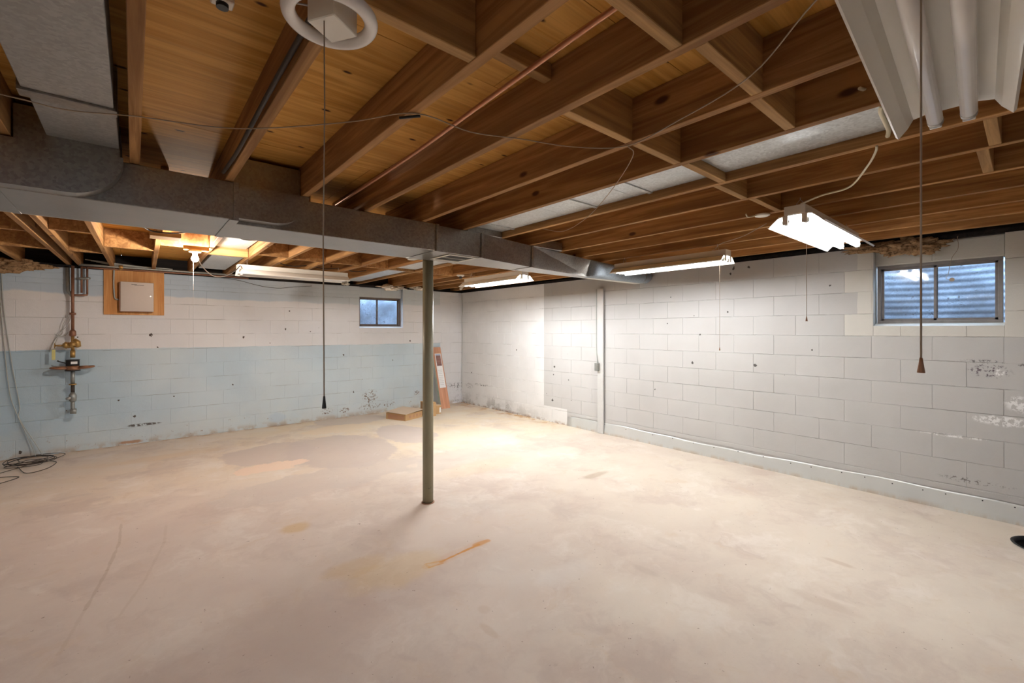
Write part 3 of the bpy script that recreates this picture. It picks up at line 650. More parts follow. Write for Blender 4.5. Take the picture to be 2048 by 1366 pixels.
# panned joist bays and other ducts between the joists
d2 = thing('return_duct', 'dull grey rectangular duct overhead at the left between two joists', 'air duct', (-.17, 0, ZJ))
bm = bmesh.new(); add_box(bm, (-.285+.17, YF+.1, .012), (-.055+.17, 2.17, .17), .002); fin(bm, 'duct_section', M['dull_galv'], d2)
bm = bmesh.new(); add_box(bm, (-.295+.17, 2.172, .002), (-.045+.17, 2.23, .17), .002); fin(bm, 'seam_collar', M['duct'], d2)
bm = bmesh.new(); add_box(bm, (-.280+.17, 2.232, .030), (-.050+.17, 2.71, .17), .002); fin(bm, 'duct_section', M['dull_galv'], d2)
d3 = thing('joist_bay_duct', 'pale galvanized duct recessed between two joists right of centre', 'air duct', (2.214, 0, ZJ))
for y0, y1 in [(.33, 1.06), (1.105, 1.62), (1.62, 2.2), (2.2, 2.945)]:
    bm = bmesh.new(); add_box(bm, (-.187, y0+.001, .045), (.187, y1-.001, .17), .002); fin(bm, 'duct_section', M['bright_galv'], d3)
for y_ in (1.50, 1.92, 2.78):
    bm = bmesh.new(); add_box(bm, (-.19, y_-.004, .038), (.19, y_+.022, .046), .001); fin(bm, 'seam_collar', M['bright_galv'], d3)
d4 = thing('joist_bay_duct', 'pale sheet metal pan between joists beside the bare bulb', 'air duct', (.79, 5, ZJ))
bm = bmesh.new(); add_box(bm, (-.15, -1.5, .09), (.15, .62, .17), .002); fin(bm, 'duct_section', M['bright_galv'], d4)
bm = bmesh.new(); add_box(bm, (-.13, .64, .03), (.17, 2.2, .16), .002); fin(bm, 'duct_section', M['bright_galv'], d4)
d5 = thing('joist_bay_duct', 'narrow pale duct between far joists reaching above the back window', 'air duct', (2.76, 5.4, ZJ))
bm = bmesh.new(); add_box(bm, (-.175, -1.9, .03), (.175, .08, .16), .002); fin(bm, 'duct_section', M['bright_galv'], d5)
bm = bmesh.new(); add_box(bm, (-.175, .14, .03), (.175, 2.05, .16), .002); fin(bm, 'duct_section', M['bright_galv'], d5)
tag(tube('copper_pipe', smooth([(.955, -2.4, 2.345), (.965, .3, 2.345), (.985, 1.2, 2.335), (1.02, 2.0, 2.33), (1.035, 3.3, 2.325)], 4), .0085, M['copper'], None, 10), 'thin copper pipe running along the joist bay above the duct', 'pipe')
tag(tube('black_cable', smooth([(.372, -.2, 2.30), (.355, .6, 2.296), (.358, 1.1, 2.315), (.352, 1.7, 2.30), (.356, 2.3, 2.292), (.352, 2.7, 2.30)], 4), .009, M['cable_dark'], None, 8), 'black cable stapled along the side of a joist above the duct', 'cable')

# ------------------------------------------------------------------ fluorescent fixtures
def fixture(name, label, cx, cy, zr, rz, lit, width=.29, cord=None, L=1.22, chain=True, tube_y=.05, group='hanging twin tube fixtures'):
    root = thing(name, label, 'light fixture', (cx, cy, zr), rz, group)
    hl = L/2; k = width/.29
    bm = bmesh.new(); add_box(bm, (-hl, -.056, .062), (hl, .056, .115), .003); hs = fin(bm, 'housing', M['white'], root)
    for sgn in (1, -1):
        pr = [(.056, .0615), (.088, .055), (.118*k, .030), (.142*k, .004), (.150*k, .010), (.151*k, .008), (.143*k, .000), (.117*k, .027), (.0875, .052), (.056, .0585)]
        pr = [(sgn*u, v) for u, v in pr]; bm = bmesh.new(); add_prism(bm, pr, -hl+.004, hl-.004, 'x'); fin(bm, 'reflector_wing', M['white'], root)
    bm = bmesh.new(); add_box(bm, (-hl+.004, -.0875, .0585), (hl-.004, .0875, .0612)); fin(bm, 'reflector_pan', M['white'], root)
    bm = bmesh.new(); add_tube(bm, [(-hl+.028, 0, 0), (hl-.028, 0, 0)], .0185, 16); tb = fin(bm, 'tube', M[lit] if lit else M['unlit'], root, (0, tube_y, .026))
    link('tube', tb.data, root, (0, -tube_y, .026))
    bm = bmesh.new(); add_tube(bm, [(-.012, 0, 0), (.012, 0, 0)], .0192, 12); cp = fin(bm, 'tube_cap', M['pin'], root, (-hl+.022, tube_y, .026))
    bm = bmesh.new(); add_box(bm, (-.006, -.014, -.018), (.006, .014, .035), .002); hd = fin(bm, 'lampholder', M['white'], root, (-hl+.006, tube_y, .026))
    for sx in (-1, 1):
        for sy in (-1, 1):
            if (sx, sy) == (-1, 1): continue
            link('tube_cap', cp.data, root, (sx*(hl-.022), sy*tube_y, .026)); link('lampholder', hd.data, root, (sx*(hl-.006), sy*tube_y, .026))
    if chain:
        for sx in (-1, 1):
            top = ZJ-zr; x = sx*(hl-.10); bm = bmesh.new(); z = .116
            add_tube(bm, [(x, -.03, .113), (x, -.018, z+.03), (x, .0, min(top, z+.05))], .0012, 5); add_tube(bm, [(x, .03, .113), (x, .018, z+.03), (x, .0, min(top, z+.05))], .0012, 5)
            if top > z+.06: add_tube(bm, [(x, 0, z+.05), (x, 0, top)], .002, 5)
            fin(bm, 'hanger_chain', M['pin'], root)
    if cord:
        x, y, zb = cord; bm = bmesh.new(); add_tube(bm, [(x, y, .058), (x+.001, y, .03), (x, y, zb-zr+.02)], .0016, 6); c = fin(bm, 'pull_cord', M['cord'], root)
        bm = bmesh.new(); add_tube(bm, [(x, y, zb-zr+.028), (x, y, zb-zr+.022), (x, y, zb-zr+.002), (x, y, zb-zr)], [.0022, .0032, .0058, .0058], 12); fin(bm, 'cord_bell', M['bronze'], c)
    return root
f1 = fixture('tube_light', 'lit twin tube light seen end on, hanging before the right wall window', 3.555, .90, 2.105, 0, 'lit')
f2 = fixture('tube_light', 'lit twin tube light hanging lengthwise beside the right wall at the duct end', 4.12, 2.40, 2.105, PI/2, 'lit')
f3 = fixture('tube_light', 'unlit white tube light behind the duct, beside the bare bulb', 1.49, 5.765, 2.105, 0, False)
f4 = fixture('tube_light', 'glaring lit tube light hanging beyond the post near the far corner', 3.60, 4.58, 2.09, PI/2, 'lit_strong')
f5 = fixture('tube_light', 'large unlit tube light in the top right foreground', 1.285, .125, 2.105, math.radians(2.9), False, .25, tube_y=.036)
def local_cord(f, X, Y, zb, zt=None):
    """pull cord hanging plumb at world X, Y, made as part of fixture f"""
    a = f.rotation_euler.z; dx, dy = X-f.location.x, Y-f.location.y; x = dx*math.cos(a)+dy*math.sin(a); y = -dx*math.sin(a)+dy*math.cos(a)
    zr = f.location.z; bm = bmesh.new(); add_tube(bm, [(x, y, (zt or .058)), (x+.0008, y, .0), (x-.0005, y, (zb-zr)/2), (x, y, zb-zr+.02)], .0016, 6); c = fin(bm, 'pull_cord', M['cord'], f)
    bm = bmesh.new(); add_tube(bm, [(x, y, zb-zr+.028), (x, y, zb-zr+.020), (x, y, zb-zr+.002), (x, y, zb-zr)], [.0022, .0032, .0058, .0058], 12); fin(bm, 'cord_bell', M['bronze'], c)
local_cord(f5, 1.115, .133, 1.41)
local_cord(f1, 3.02, .86, 1.54)
local_cord(f2, 4.10, 1.86, 1.30)

f6 = fixture('tube_light', 'dim lit tube light out of view on the left, over the near joists', -1.62, .25, 2.105, PI/2, 'lit_worn')

# circular lamp with square ballast box, hanging by the top edge of the view
cl = thing('circular_lamp', 'unlit round tube lamp with square white ballast box, top left', 'light fixture', (.325, .985, 2.165))
bm = bmesh.new(); torus(bm, (0, 0, 0), .0835, .0145, 48, 14); fin(bm, 'ring_tube', M['unlit'], cl)
A_ = math.radians(31.5)
bm = bmesh.new(); add_box(bm, (-.0385, -.035, -.015), (.0385, .035, .040), .002); bx_ = fin(bm, 'ballast_box', M['white'], cl, (.0085, .012, .0), (0, 0, A_))
bm = bmesh.new(); add_tube(bm, [(0, 0, .030), (0, 0, .118), (0, 0, ZJ-2.165+.02)], [.020, .020, .017], 16); fin(bm, 'socket', M['white'], cl)
bm = bmesh.new(); add_box(bm, (-.05, -.05, ZJ-2.165+.016), (.062, .05, ZJ-2.165+.05), .004); fin(bm, 'mounting_box', M['black'], cl)
for a in (.6, 2.6, 4.3):
    bm = bmesh.new(); add_tube(bm, [(.02*math.cos(a), .02*math.sin(a), .02), (.07*math.cos(a), .07*math.sin(a), .024), (.084*math.cos(a), .084*math.sin(a), .015)], .0022, 6); fin(bm, 'wire_clip', M['pin'], cl)
bm = bmesh.new(); x_, y_ = -.015, -.004; zb = 1.322-2.165
add_tube(bm, [(x_, y_, -.011), (x_+.001, y_, -.2), (x_-.002, y_, -.5), (x_, y_, zb+.02)], .0014, 6); c_ = fin(bm, 'pull_cord', M['cord'], cl)
bm = bmesh.new(); add_tube(bm, [(x_, y_, zb+.026), (x_, y_, zb+.018), (x_, y_, zb+.002), (x_, y_, zb)], [.0020, .0028, .0045, .0045], 12); fin(bm, 'cord_bell', M['black'], c_)

pk = thing('lamp_socket', 'small white socket on the plywood at the top edge, left of the round lamp', 'socket', (.197, 1.53, ZS))
bm = bmesh.new(); add_box(bm, (-.028, -.02, -.028), (.028, .02, 0), .003); fin(bm, 'base', M['white'], pk)
bm = bmesh.new(); add_tube(bm, [(.0, .0, -.028), (.0, .0, -.040)], .016, 12); fin(bm, 'socket_cup', M['black'], pk)

# bare bulb
bl = thing('bare_bulb', 'glowing bare bulb in a porcelain socket below the far joists', 'light bulb', (.445, 5.16, 2.165))
bm = bmesh.new(); bmesh.ops.create_uvsphere(bm, u_segments=16, v_segments=10, radius=.030)
for f_ in bm.faces: f_.smooth = True
for v in bm.verts:
    if v.co.z > 0: v.co.z *= 1.35; v.co.x *= 1-.35*(v.co.z/.04)**2; v.co.y *= 1-.35*(v.co.z/.04)**2
fin(bm, 'glass_bulb', M['bulb'], bl)
bm = bmesh.new(); add_tube(bm, [(0, 0, .030), (0, 0, .055), (0, 0, .060), (0, 0, .078)], [.018, .022, .048, .050], 18); fin(bm, 'socket', M['offwhite'], bl)
box('bracket', (-.09, -.025, .078), (.11, .025, .118), M['block'], bl, .002)
bm = bmesh.new(); add_tube(bm, [(-.012, 0, .055), (-.013, 0, -.3), (-.013, 0, -.95)], .0012, 5); fin(bm, 'pull_cord', M['paper'], bl)
# small lamp holder left of the lit far fixture
ls = thing('lamp_socket', 'empty white lamp socket screwed to the far joists beyond the post', 'socket', (3.60, 5.36, ZJ))
bm = bmesh.new(); add_tube(bm, [(0, 0, 0), (0, 0, -.014), (0, 0, -.022)], [.055, .055, .040], 18); fin(bm, 'base', M['white'], ls)
bm = bmesh.new(); add_tube(bm, [(0, 0, -.022), (0, 0, -.055)], [.020, .018], 12); fin(bm, 'socket_cup', M['black'], ls)
ls2 = thing('lamp_socket', 'small porcelain socket at the far wall left of the glaring light', 'socket', (4.565, 6.75, ZJ))
bm = bmesh.new(); add_tube(bm, [(0, 0, 0), (-.02, -.01, -.02), (-.05, -.03, -.06)], [.035, .030, .022], 12); fin(bm, 'socket_cup', M['offwhite'], ls2)
jb = thing('junction_box', 'small cream cable connector under the joists left of the end on light', 'electrical box', (3.29, 1.20, ZJ))
bm = bmesh.new(); add_tube(bm, [(0, 0, 0), (0, 0, -.010), (0, 0, -.014)], [.048, .046, .034], 16); fin(bm, 'cover', M['white'], jb)
bm = bmesh.new(); add_tube(bm, smooth([(-.03, .02, -.004), (-.08, .06, -.02), (-.12, .06, -.006)], 4), .005, 6); fin(bm, 'cable_stub', M['cable_white'], jb)

# ------------------------------------------------------------------ wires and cables overhead
def cable(name, label, pts, r, mat, cat='cable', sm=6, sides=6):
    return tag(tube(name, smooth(pts, sm), r, M[mat], None, sides), label, cat)
zc = ZJ-.004
cable('antenna_wire', 'thin tan wire strung under the near joists to the top edge', [(-.8, 2.26, zc), (-.335, 2.211, 2.268), (-.18, 2.20, 2.262), (.005, 2.15, zc), (.30, 1.98, 2.262), (.60, 1.67, 2.266), (.78, 1.46, zc), (1.0, 1.42, 2.262), (1.215, 1.372, zc), (1.42, 1.25, 2.262), (1.61, 1.125, zc), (1.53, .85, 2.262), (1.436, .559, 2.266), (1.235, .324, zc), (1.1, .1, zc)], .0022, 'cable_tan', 'wire')
cable('antenna_wire', 'thin wire looping down from the joist blocking toward the duct', [(1.617, 1.125, zc), (1.70, 1.16, 2.262), (2.03, 1.53, 2.262), (2.36, 1.98, 2.255), (2.56, 2.38, 2.262), (2.45, 2.50, 2.285)], .0022, 'cable_tan', 'wire')
box_k = tag(tube('wire_knot', [(.745, 1.51, 2.270), (.80, 1.455, 2.274)], .005, M['black'], None, 6), 'black taped splice on the thin tan wire', 'splice')
cable('white_cable', 'cream cable dropping from the joists to the end on light', [(2.425, .43, 2.279), (2.46, .44, 2.265), (2.575, .49, 2.245), (2.82, .61, 2.23), (2.90, .75, 2.235), (2.955, .87, 2.222)], .0050, 'cable_white')
cable('white_cable', 'cream cable stub poking through a joist at top right', [(1.955, .395, 2.345), (1.985, .38, 2.345), (2.0, .34, 2.34)], .006, 'cable_white')
cable('white_cable', 'thick cream cable crossing the pale bay duct at top right', [(2.12, .36, 2.325), (2.16, .37, 2.316), (2.27, .375, 2.312), (2.36, .38, 2.310), (2.40, .39, 2.30)], .0085, 'cable_white', sides=8)
cable('white_cable', 'pale cord from the joists to the light beside the right wall', [(4.12, 1.96, 2.222), (4.10, 1.90, 2.24), (4.0, 1.80, 2.262), (3.85, 1.55, 2.268), (3.5, 1.25, 2.262)], .003, 'cable_tan')
cable('dark_cable', 'dark cable drooping below the far joists between post and bulb', [(-.02, 4.0, 2.262), (.10, 4.45, 2.262), (.25, 4.40, 2.255), (.38, 4.2, 2.262), (.46, 4.1, 2.275)], .005, 'cable_dark')
cable('dark_cable', 'dark cable sagging from the bare bulb to the unlit light', [(.46, 5.25, 2.225), (.54, 5.5, 2.13), (.64, 5.55, 2.050), (.74, 5.55, 2.058), (.83, 5.58, 2.12), (.90, 5.70, 2.20)], .005, 'cable_dark')
cable('dark_cable', 'dark cable looped across the pale pan near the bulb', [(.62, 4.35, 2.30), (.72, 4.40, 2.268), (.84, 4.35, 2.27), (.95, 4.2, 2.276)], .005, 'cable_dark')
for x, wh in ((1.55, 'nearest the bulb'), (1.95, 'in the middle of three loops'), (2.35, 'nearest the post')):
    cable('dark_cable', 'dark cable loop threaded between far joists, '+wh, [(x-.17, 6.15, 2.33), (x, 6.15, 2.305), (x+.17, 6.15, 2.33)], .006, 'cable_dark')['group'] = 'cable loops between far joists'
cable('dark_cable', 'thin dark wire hanging on the back wall below the unlit light', [(.84, 7.54, 2.24), (1.15, 7.56, 2.22), (1.45, 7.57, 2.155), (1.70, 7.58, 2.135), (1.95, 7.58, 2.17), (2.2, 7.58, 2.20)], .0035, 'cable_dark')
# water pipes along the top of the back wall
pp = thing('water_piping', 'horizontal steel pipes along the top of the back wall', 'pipe', (0, 7.5, 2.27))
bm = bmesh.new(); add_tube(bm, smooth([(-.50, -.02, .01), (.2, -.01, .012), (1.15, .0, .015), (1.28, .01, .035)], 4), .014, 8); fin(bm, 'pipe', M['steel'], pp)
bm = bmesh.new(); add_tube(bm, smooth([(-.48, .04, -.015), (.2, .04, -.01), (1.0, .04, -.01), (1.3, .05, -.02)], 4), .011, 8); fin(bm, 'pipe', M['oldcopper'], pp)
bm = bmesh.new(); add_tube(bm, [(-.14, -.01, .012), (-.10, -.01, .012)], .026, 10); add_tube(bm, [(-.12, -.01, .012), (-.12, -.05, -.02)], .010, 8); fin(bm, 'valve', M['brass'], pp)
for k in range(3):
    bm = bmesh.new(); add_tube(bm, smooth([(-.45+.05*k, .02, .08-.01*k), (-.1, 0, .05-.012*k), (.1+.08*k, -.02, .035), (.4, -.02, .03)], 5), .006, 6); fin(bm, 'wire', M['grey_cable'], pp)

# ------------------------------------------------------------------ water meter and valves on the back wall
wm = thing('water_meter', 'water service pipe with brass valve and bronze meter on the blue wall', 'water meter', (-.555, 7.49, 1.04))
def wp(nm, pts, r, mat, sides=12, par=None):
    bm = bmesh.new(); add_tube(bm, pts, r, sides); return fin(bm, nm, M[mat], par or wm)
wp('pipe', [(0, 0, .45), (0, 0, 1.22)], .015, 'oldcopper'); wp('pipe', [(-.005, .02, .86), (-.045, .06, .92), (-.05, .07, 1.2)], .020, 'steel')
wp('coupling', [(0, 0, .63), (0, 0, .655)], .030, 'oldcopper'); wp('coupling', [(0, 0, .37), (0, 0, .385), (0, 0, .43), (0, 0, .45)], [.024, .032, .030, .018], 'oldcopper')
wp('pipe', [(0, 0, .20), (0, 0, .38)], .016, 'brass'); wp('coupling', [(0, 0, .115), (0, 0, .20)], .023, 'brass')
v = wp('gate_valve', [(0, -.045, .255), (0, -.045, .28), (0, .03, .28)], [.03, .03, .03], 'brass'); v.location = (0, 0, 0)
wp('valve_body', [(.035, 0, .235), (.038, 0, .25), (.036, 0, .30), (.01, 0, .335)], [.012, .036, .034, .02], 'brass')
wp('valve_bonnet', [(.0, -.005, .265), (-.05, -.01, .265), (-.055, -.01, .265), (-.085, -.012, .262)], [.036, .036, .044, .022], 'brass')
wp('valve_stem', [(-.085, -.012, .262), (-.15, -.015, .262)], [.012, .010], 'brass')
bm = bmesh.new()
for k in range(14):
    a = 2*PI*k/14; b_ = 2*PI*(k+1)/14; add_tube(bm, [(-.15, -.015+.028*math.cos(a), .262+.028*math.sin(a)), (-.15, -.015+.028*math.cos(b_), .262+.028*math.sin(b_))], .004, 5, False)
fin(bm, 'handwheel', M['brass'], wm)
m_ = wp('register_head', [(0, 0, .018), (0, 0, .085), (0, 0, .092)], [.060, .060, .066], 'black', 20)
box('meter_label', (-.012, -.0625, .040), (.045, -.0585, .070), M['paper'], m_)
wp('meter_body', [(0, 0, -.035), (0, 0, -.028), (0, 0, .018)], [.060, .066, .056], 'bronze', 20)
wp('flange', [(0, 0, -.044), (0, 0, -.034)], .070, 'black', 16)
# bronze yoke: flattened loop handle either side
for s, ex in ((-1, -.185), (1, .185)):
    wp('meter_yoke', smooth([(s*.05, -.03, -.012), (s*.10, -.055, -.010), (s*.155, -.05, -.004), (ex, -.01, .002*s), (s*.165, .04, .0), (s*.11, .05, -.002), (s*.05, .03, -.008)], 5), .0115, 'bronze', 10)
    wp('yoke_arm', [(s*.055, -.01, -.006), (s*.14, -.035, .004)], [.020, .013], 'bronze', 10)
wp('pipe', [(0, 0, -.20), (0, 0, -.045)], .020, 'steel'); wp('coupling', [(0, 0, -.215), (0, 0, -.20)], .034, 'brass'); wp('pipe', [(0, 0, -.31), (0, 0, -.215)], .018, 'cable_dark')
wp('lower_valve', [(0, 0, -.42), (0, 0, -.40), (0, 0, -.34), (0, 0, -.30)], [.020, .034, .036, .018], 'steel'); wp('lower_valve_stem', [(0, 0, -.36), (-.05, -.04, -.375)], [.020, .016], 'pin', 10)
wp('pipe', smooth([(0, 0, -.42), (0, .0, -.49), (.003, .015, -.525), (.01, .11, -.53)], 4), .019, 'steel'); wp('elbow', [(-.022, -.01, -.53), (.032, -.01, -.53)], [.030, .034], 'steel', 12)
bm = bmesh.new(); add_box(bm, (-.175, -.017, .095), (-.145, -.012, .215), .001); fin(bm, 'paper_tag', M['tag'], wm)
wp('tag_wire', [(-.15, -.015, .262), (-.16, -.015, .212)], .0015, 'pin', 5)
for pts in ([(-.03, .0, .64), (-.09, .05, .50), (-.10, .09, .40), (-.145, .09, .36), (-.19, .09, .24), (-.20, .09, .18)], [(-.01, .0, .62), (-.05, .03, .50), (-.12, .06, .41), (-.14, .06, .33), (-.15, .03, .29)], [(-.04, .02, .42), (-.07, .05, .38), (-.12, .08, .37), (-.16, .07, .40)]):
    wp('ground_wire', smooth(pts, 5), .0035, 'grey_cable', 5)
wp('sensor_lead', [(-.06, 0, .05), (-.12, -.01, .075), (-.128, -.012, .085)], [.005, .006, .009], 'black', 8)
# side loop of small pipes
for x in (.075, .125):
    wp('branch_pipe', [(x, .02, .90 if x == .075 else .88), (x, .02, 1.22)], .010, 'oldcopper', 10)
wp('branch_pipe', [(0, .0, .868), (.125, .02, .875), (.125, .02, .90)], .011, 'oldcopper', 10)
wp('stop_valve', [(.03, .01, 1.075), (.085, .015, 1.075), (.12, .015, 1.08), (.15, .0, 1.08)], [.007, .016, .018, .013], 'steel', 10)

# ------------------------------------------------------------------ plywood board with the metal panel
pb = thing('plywood_board', 'orange plywood board fixed high on the back wall behind a panel', 'board', (.015, 7.60, 1.98))
box('sheet', (-.30, -.013, -.297), (.30, .008, .29), M['plyboard'], pb, .001)
ep = thing('metal_panel', 'square beige metal electrical panel mounted on the plywood board', 'electrical panel', (.035, 7.58, 1.91))
box('cabinet', (-.172, -.085, -.190), (.158, .006, .186), M['oldcopper'], ep, .003)
door = box('door', (-.160, -.095, -.185), (.168, -.085, .192), M['panel'], ep, .003)
bm = bmesh.new(); add_tube(bm, [(.135, -.095, .015), (.135, -.100, .015)], .009, 12); fin(bm, 'lock', M['pin'], door)
box('print_line', (-.055, -.0962, .160), (.000, -.0950, .165), M['black'], door); box('print_line', (-.025, -.0962, .150), (.070, -.0950, .154), M['black'], door)
tag(tube('conduit', smooth([(-.185, 7.55, 2.28), (-.19, 7.56, 2.1), (-.185, 7.56, 1.95), (-.178, 7.56, 1.89), (-.150, 7.56, 1.875), (-.135, 7.56, 1.872)], 5), .008, M['grey_cable'], None, 8), 'grey cable bent down the plywood board into the metal panel', 'conduit')

# ------------------------------------------------------------------ board and outlet on the right wall
bd = thing('wall_board', 'tall narrow grey painted board standing against the right wall', 'board', (XR, 4.01, 0))
box('plank', (-.042, -.045, .004), (-.019, .055, 2.08), M['greypaint'], bd, .002)
ob = thing('outlet_box', 'small grey outlet box halfway up the narrow wall board', 'outlet', (XR-.042, 4.055, .955))
box('box_body', (-.045, -.030, -.055), (-.0005, .030, .055), M['steel'], ob, .003)
box('cover_plate', (-.040, .031, -.055), (-.002, .036, .055), M['greypaint'], ob, .001)
tag(tube('conduit', smooth([(XR-.05, 4.075, 2.07), (XR-.052, 4.075, 1.6), (XR-.052, 4.073, 1.2), (XR-.056, 4.062, 1.08), (XR-.060, 4.055, 1.01)], 5), .007, M['grey_cable'], None, 8), 'thin grey cable running down the narrow wall board to its outlet box', 'conduit')
tag(tube('corner_cable', smooth([(XR-.015, 7.57, 2.2), (XR-.012, 7.55, 1.9), (XR-.012, 7.58, 1.7), (XR-.012, 7.56, 1.3), (XR-.012, 7.585, .7), (XR-.012, 7.575, .3)], 5), .0045, M['grey_cable'], None, 6), 'pale thin cable running down the far corner of the room', 'cable')

# ------------------------------------------------------------------ laminate plank carton, cardboard boxes
lp = thing('plank_carton', 'long narrow carton of wood look planks leaning in the far corner', 'carton', (4.50, 7.19, 0))
tilt = math.atan2(.36, 1.145); Lc = 1.205
bm = bmesh.new(); add_box(bm, (-.095, 0, 0), (.095, .065, Lc), .002); crt = fin(bm, 'carton', M['laminate'], lp, (0, 0, .0), (-tilt, 0, 0))
for nm, lo, hi, mt in [('label_sheet', (-.060, -.0025, .40), (.072, -.0003, 1.075), 'paper'), ('photo_print', (-.045, -.0045, .83), (.060, -.0027, 1.035), 'photo'), ('blue_band', (-.045, -.0045, 1.037), (.060, -.0027, 1.062), 'blue')]:
    if mt == 'blue': M['blue'] = plain('blue_print', (.35, .42, .60), .6)
    box(nm, lo, hi, M[mt], crt)
for k in range(9): box('print_line', (-.045, -.0036, .46+.035*k), (.035+.02*((k*7) % 3)/2, -.0027, .466+.035*k), M['grey_cable'], crt)
box('side_edge', (-.0975, .002, .004), (-.0955, .063, Lc-.004), M['sage'], crt)
def carton(name, label, pts_front, h, flap, loc, rz, w_, d_):
    r = thing(name, label, 'cardboard box', loc, rz)
    bm = bmesh.new(); t = .004
    for lo, hi in [((0, 0, 0), (w_, d_, t)), ((0, 0, t), (w_, t, h)), ((0, d_-t, t), (w_, d_, h)), ((0, t, t), (t, d_-t, h)), ((w_-t, t, t), (w_, d_-t, h))]: add_box(bm, lo, hi)
    fin(bm, 'body', M['card'], r)
    return r
b1 = carton('cardboard_box', 'low open cardboard box with raised lid on the far floor', None, .105, True, (3.369, 6.616, 0), math.radians(22), .42, .42)
b1.rotation_euler.z = math.radians(21.5)
box('lid', (-.012, -.02, -.004), (.425, .43, .0), M['cardlight'], b1).location = (0, 0, .112)
b1.children[1].rotation_euler = (math.radians(1.5), math.radians(-3.0), 0) if len(b1.children) > 1 else (0, 0, 0)
box('printed_side', (-.0015, .03, .015), (-.0003, .38, .085), M['cardside'], b1)
for k in range(4): box('print_line', (.09+.085*k, -.0015, .03), (.14+.085*k, -.0003, .075), M['cardside'], b1)
b2 = carton('cardboard_box', 'taller cardboard box standing behind the low one', None, .23, False, (3.785, 6.72, 0), math.radians(-20), .20, .26)
for lo, hi in [((0, 0, .2305), (.20, .127, .2335)), ((0, .133, .2305), (.20, .26, .2335))]: box('flap', lo, hi, M['card'], b2)
b2.rotation_euler.z = math.radians(-12)
b3 = carton('cardboard_box', 'small cardboard box half hidden behind the post', None, .15, False, (4.03, 6.80, 0), math.radians(10), .14, .22)
for lo, hi in [((0, 0, .1505), (.14, .107, .1535)), ((0, .113, .1505), (.14, .22, .1535))]: box('flap', lo, hi, M['cardlight'], b3)
box('printed_side', (.10, -.0015, .02), (.135, -.0003, .11), M['paper'], b3)

# ------------------------------------------------------------------ cable coil on the floor and cables down the wall at the far left
rnd = random.Random(4)
bm = bmesh.new()
for k in range(7):
    cx, cy = -.86+rnd.uniform(-.08, .08), 7.28+rnd.uniform(-.12, .12); rx, ry = rnd.uniform(.11, .20), rnd.uniform(.10, .22); a0 = rnd.uniform(0, 6)
    pts = [(cx+rx*math.cos(a0+t)*(1+.1*math.sin(3*t+k)), cy+ry*math.sin(a0+t), .006+.006*k+.003*math.sin(2*t)) for t in [2*PI*j/20 for j in range(22)]]
    add_tube(bm, pts, .0035, 5)
add_tube(bm, smooth([(-.95, 7.1, .01), (-.84, 6.75, .006), (-.70, 6.85, .006), (-.66, 7.12, .006), (-.80, 7.2, .012), (-.98, 7.0, .008), (-1.12, 6.85, .006), (-1.25, 6.75, .006)], 6), .0035, 5)
add_tube(bm, smooth([(-1.25, 6.6, .006), (-1.05, 6.72, .006), (-.92, 6.68, .006), (-.88, 6.6, .006), (-1.0, 6.45, .006), (-1.25, 6.3, .006)], 6), .0035, 5)
coil = tag(fin(bm, 'cable_tangle', M['cable_dark']), 'tangle of thin dark cable lying on the floor at far left', 'cable')
cable('grey_cable', 'thin grey cable hanging down the blue wall at the left edge', [(-1.16, 7.595, 2.25), (-1.145, 7.595, 1.8), (-1.13, 7.59, 1.5), (-1.08, 7.59, .80), (-1.02, 7.585, .52), (-.90, 7.57, .13), (-.86, 7.50, .012)], .0045, 'grey_cable')
cable('grey_cable', 'second grey cable hanging just right of the first, to the tangle', [(-1.145, 7.595, 2.25), (-1.12, 7.595, 1.7), (-1.06, 7.59, 1.1), (-1.00, 7.59, .62), (-1.0, 7.585, .46), (-.86, 7.57, .13), (-.80, 7.48, .012)], .0045, 'grey_cable')

# ------------------------------------------------------------------ sump liner in the floor at the right edge
sp_ = thing('sump_pit', 'black corrugated sump liner sunk in the floor at the right edge', 'drain', (SX, SY, 0))
bm = bmesh.new(); rings = []
prof = [(SR+.012, .006), (SR-.004, .008), (SR-.006, -.01)]
for j in range(60): prof.append((SR-.012+.010*math.sin(j*.9), -.015-.008*j))
for r_, z_ in prof: rings.append([bm.verts.new((r_*math.cos(2*PI*k/40), r_*math.sin(2*PI*k/40), z_)) for k in range(40)])
for A, B in zip(rings, rings[1:]):
    for k in range(40): bm.faces.new((A[k], A[(k+1) % 40], B[(k+1) % 40], B[k])).smooth = True
bm.faces.new(rings[-1]); fin(bm, 'liner', M['black'], sp_)

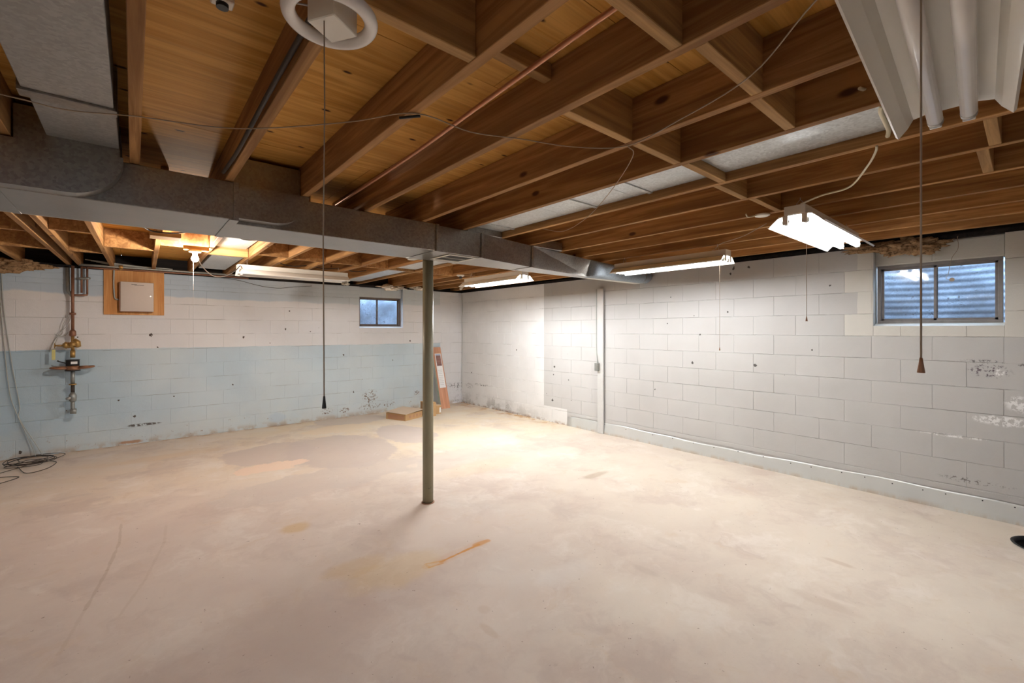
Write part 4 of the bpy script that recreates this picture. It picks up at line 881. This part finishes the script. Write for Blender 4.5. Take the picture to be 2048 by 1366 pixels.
# ------------------------------------------------------------------ insulation tufts above the walls
def tuft(label, c, r, mat, seed, cat='insulation', name='insulation_tuft'):
    from mathutils import noise
    bm = bmesh.new(); bmesh.ops.create_icosphere(bm, subdivisions=5, radius=1.0)
    for v in bm.verts:
        p = v.co.copy(); k = 1+.75*noise.noise(p*1.7+Vector((seed, 0, 0)))+.40*noise.noise(p*4.5+Vector((0, seed, 0)))+.22*noise.noise(p*11)+.12*noise.noise(p*24)
        v.co = Vector((p.x*r[0]*k, p.y*r[1]*k, p.z*r[2]*k))
    for f_ in bm.faces: f_.smooth = True
    return tag(fin(bm, name, M[mat], None, c), label, cat, 'loose insulation over the walls')
tuft('brown fiberglass tuft hanging over the right window, its bulky near end', (XR-.02, .66, 2.205), (.055, .17, .062), 'insul', 1)
tuft('thin brown fiberglass strip hanging over the left end of the right window', (XR-.02, .93, 2.235), (.05, .20, .035), 'insul', 3)
tuft('crumpled foil faced insulation above the back window', (3.62, YB-.02, 2.265), (.20, .05, .045), 'foil', 5)
tuft('small foil scrap of insulation left of the back window top', (2.74, YB-.04, 2.285), (.06, .05, .035), 'foil', 6)
tuft('foil insulation scrap above the back wall left of the post', (4.12, YB-.03, 2.275), (.11, .05, .03), 'foil', 7)
tuft('dark insulation clump above the back wall left of the water pipe', (-1.02, YB-.02, 2.235), (.22, .06, .055), 'insul', 8)
tuft('foil edged insulation at the top left corner of the back wall', (-1.28, YB-.06, 2.20), (.20, .06, .07), 'insul', 9)
# pull string with a button in front of the right window
ps = thing('pull_string', 'short string with a round wooden button before the right window', 'string', (XR-.04, .42, 2.2))
bm = bmesh.new(); add_tube(bm, smooth([(.065, -.03, .060), (.03, -.03, .045), (0, -.035, -.05), (.0, .0, -.12), (0, .015, -.20), (0, .02, -.245), (0, .035, -.285), (0, .01, -.30)], 4), .0018, 5); fin(bm, 'string', M['cord'], ps)
bm = bmesh.new(); add_tube(bm, [(-.004, .0, -.30), (.004, .0, -.30)], .016, 14); fin(bm, 'button', M['cable_tan'], ps)
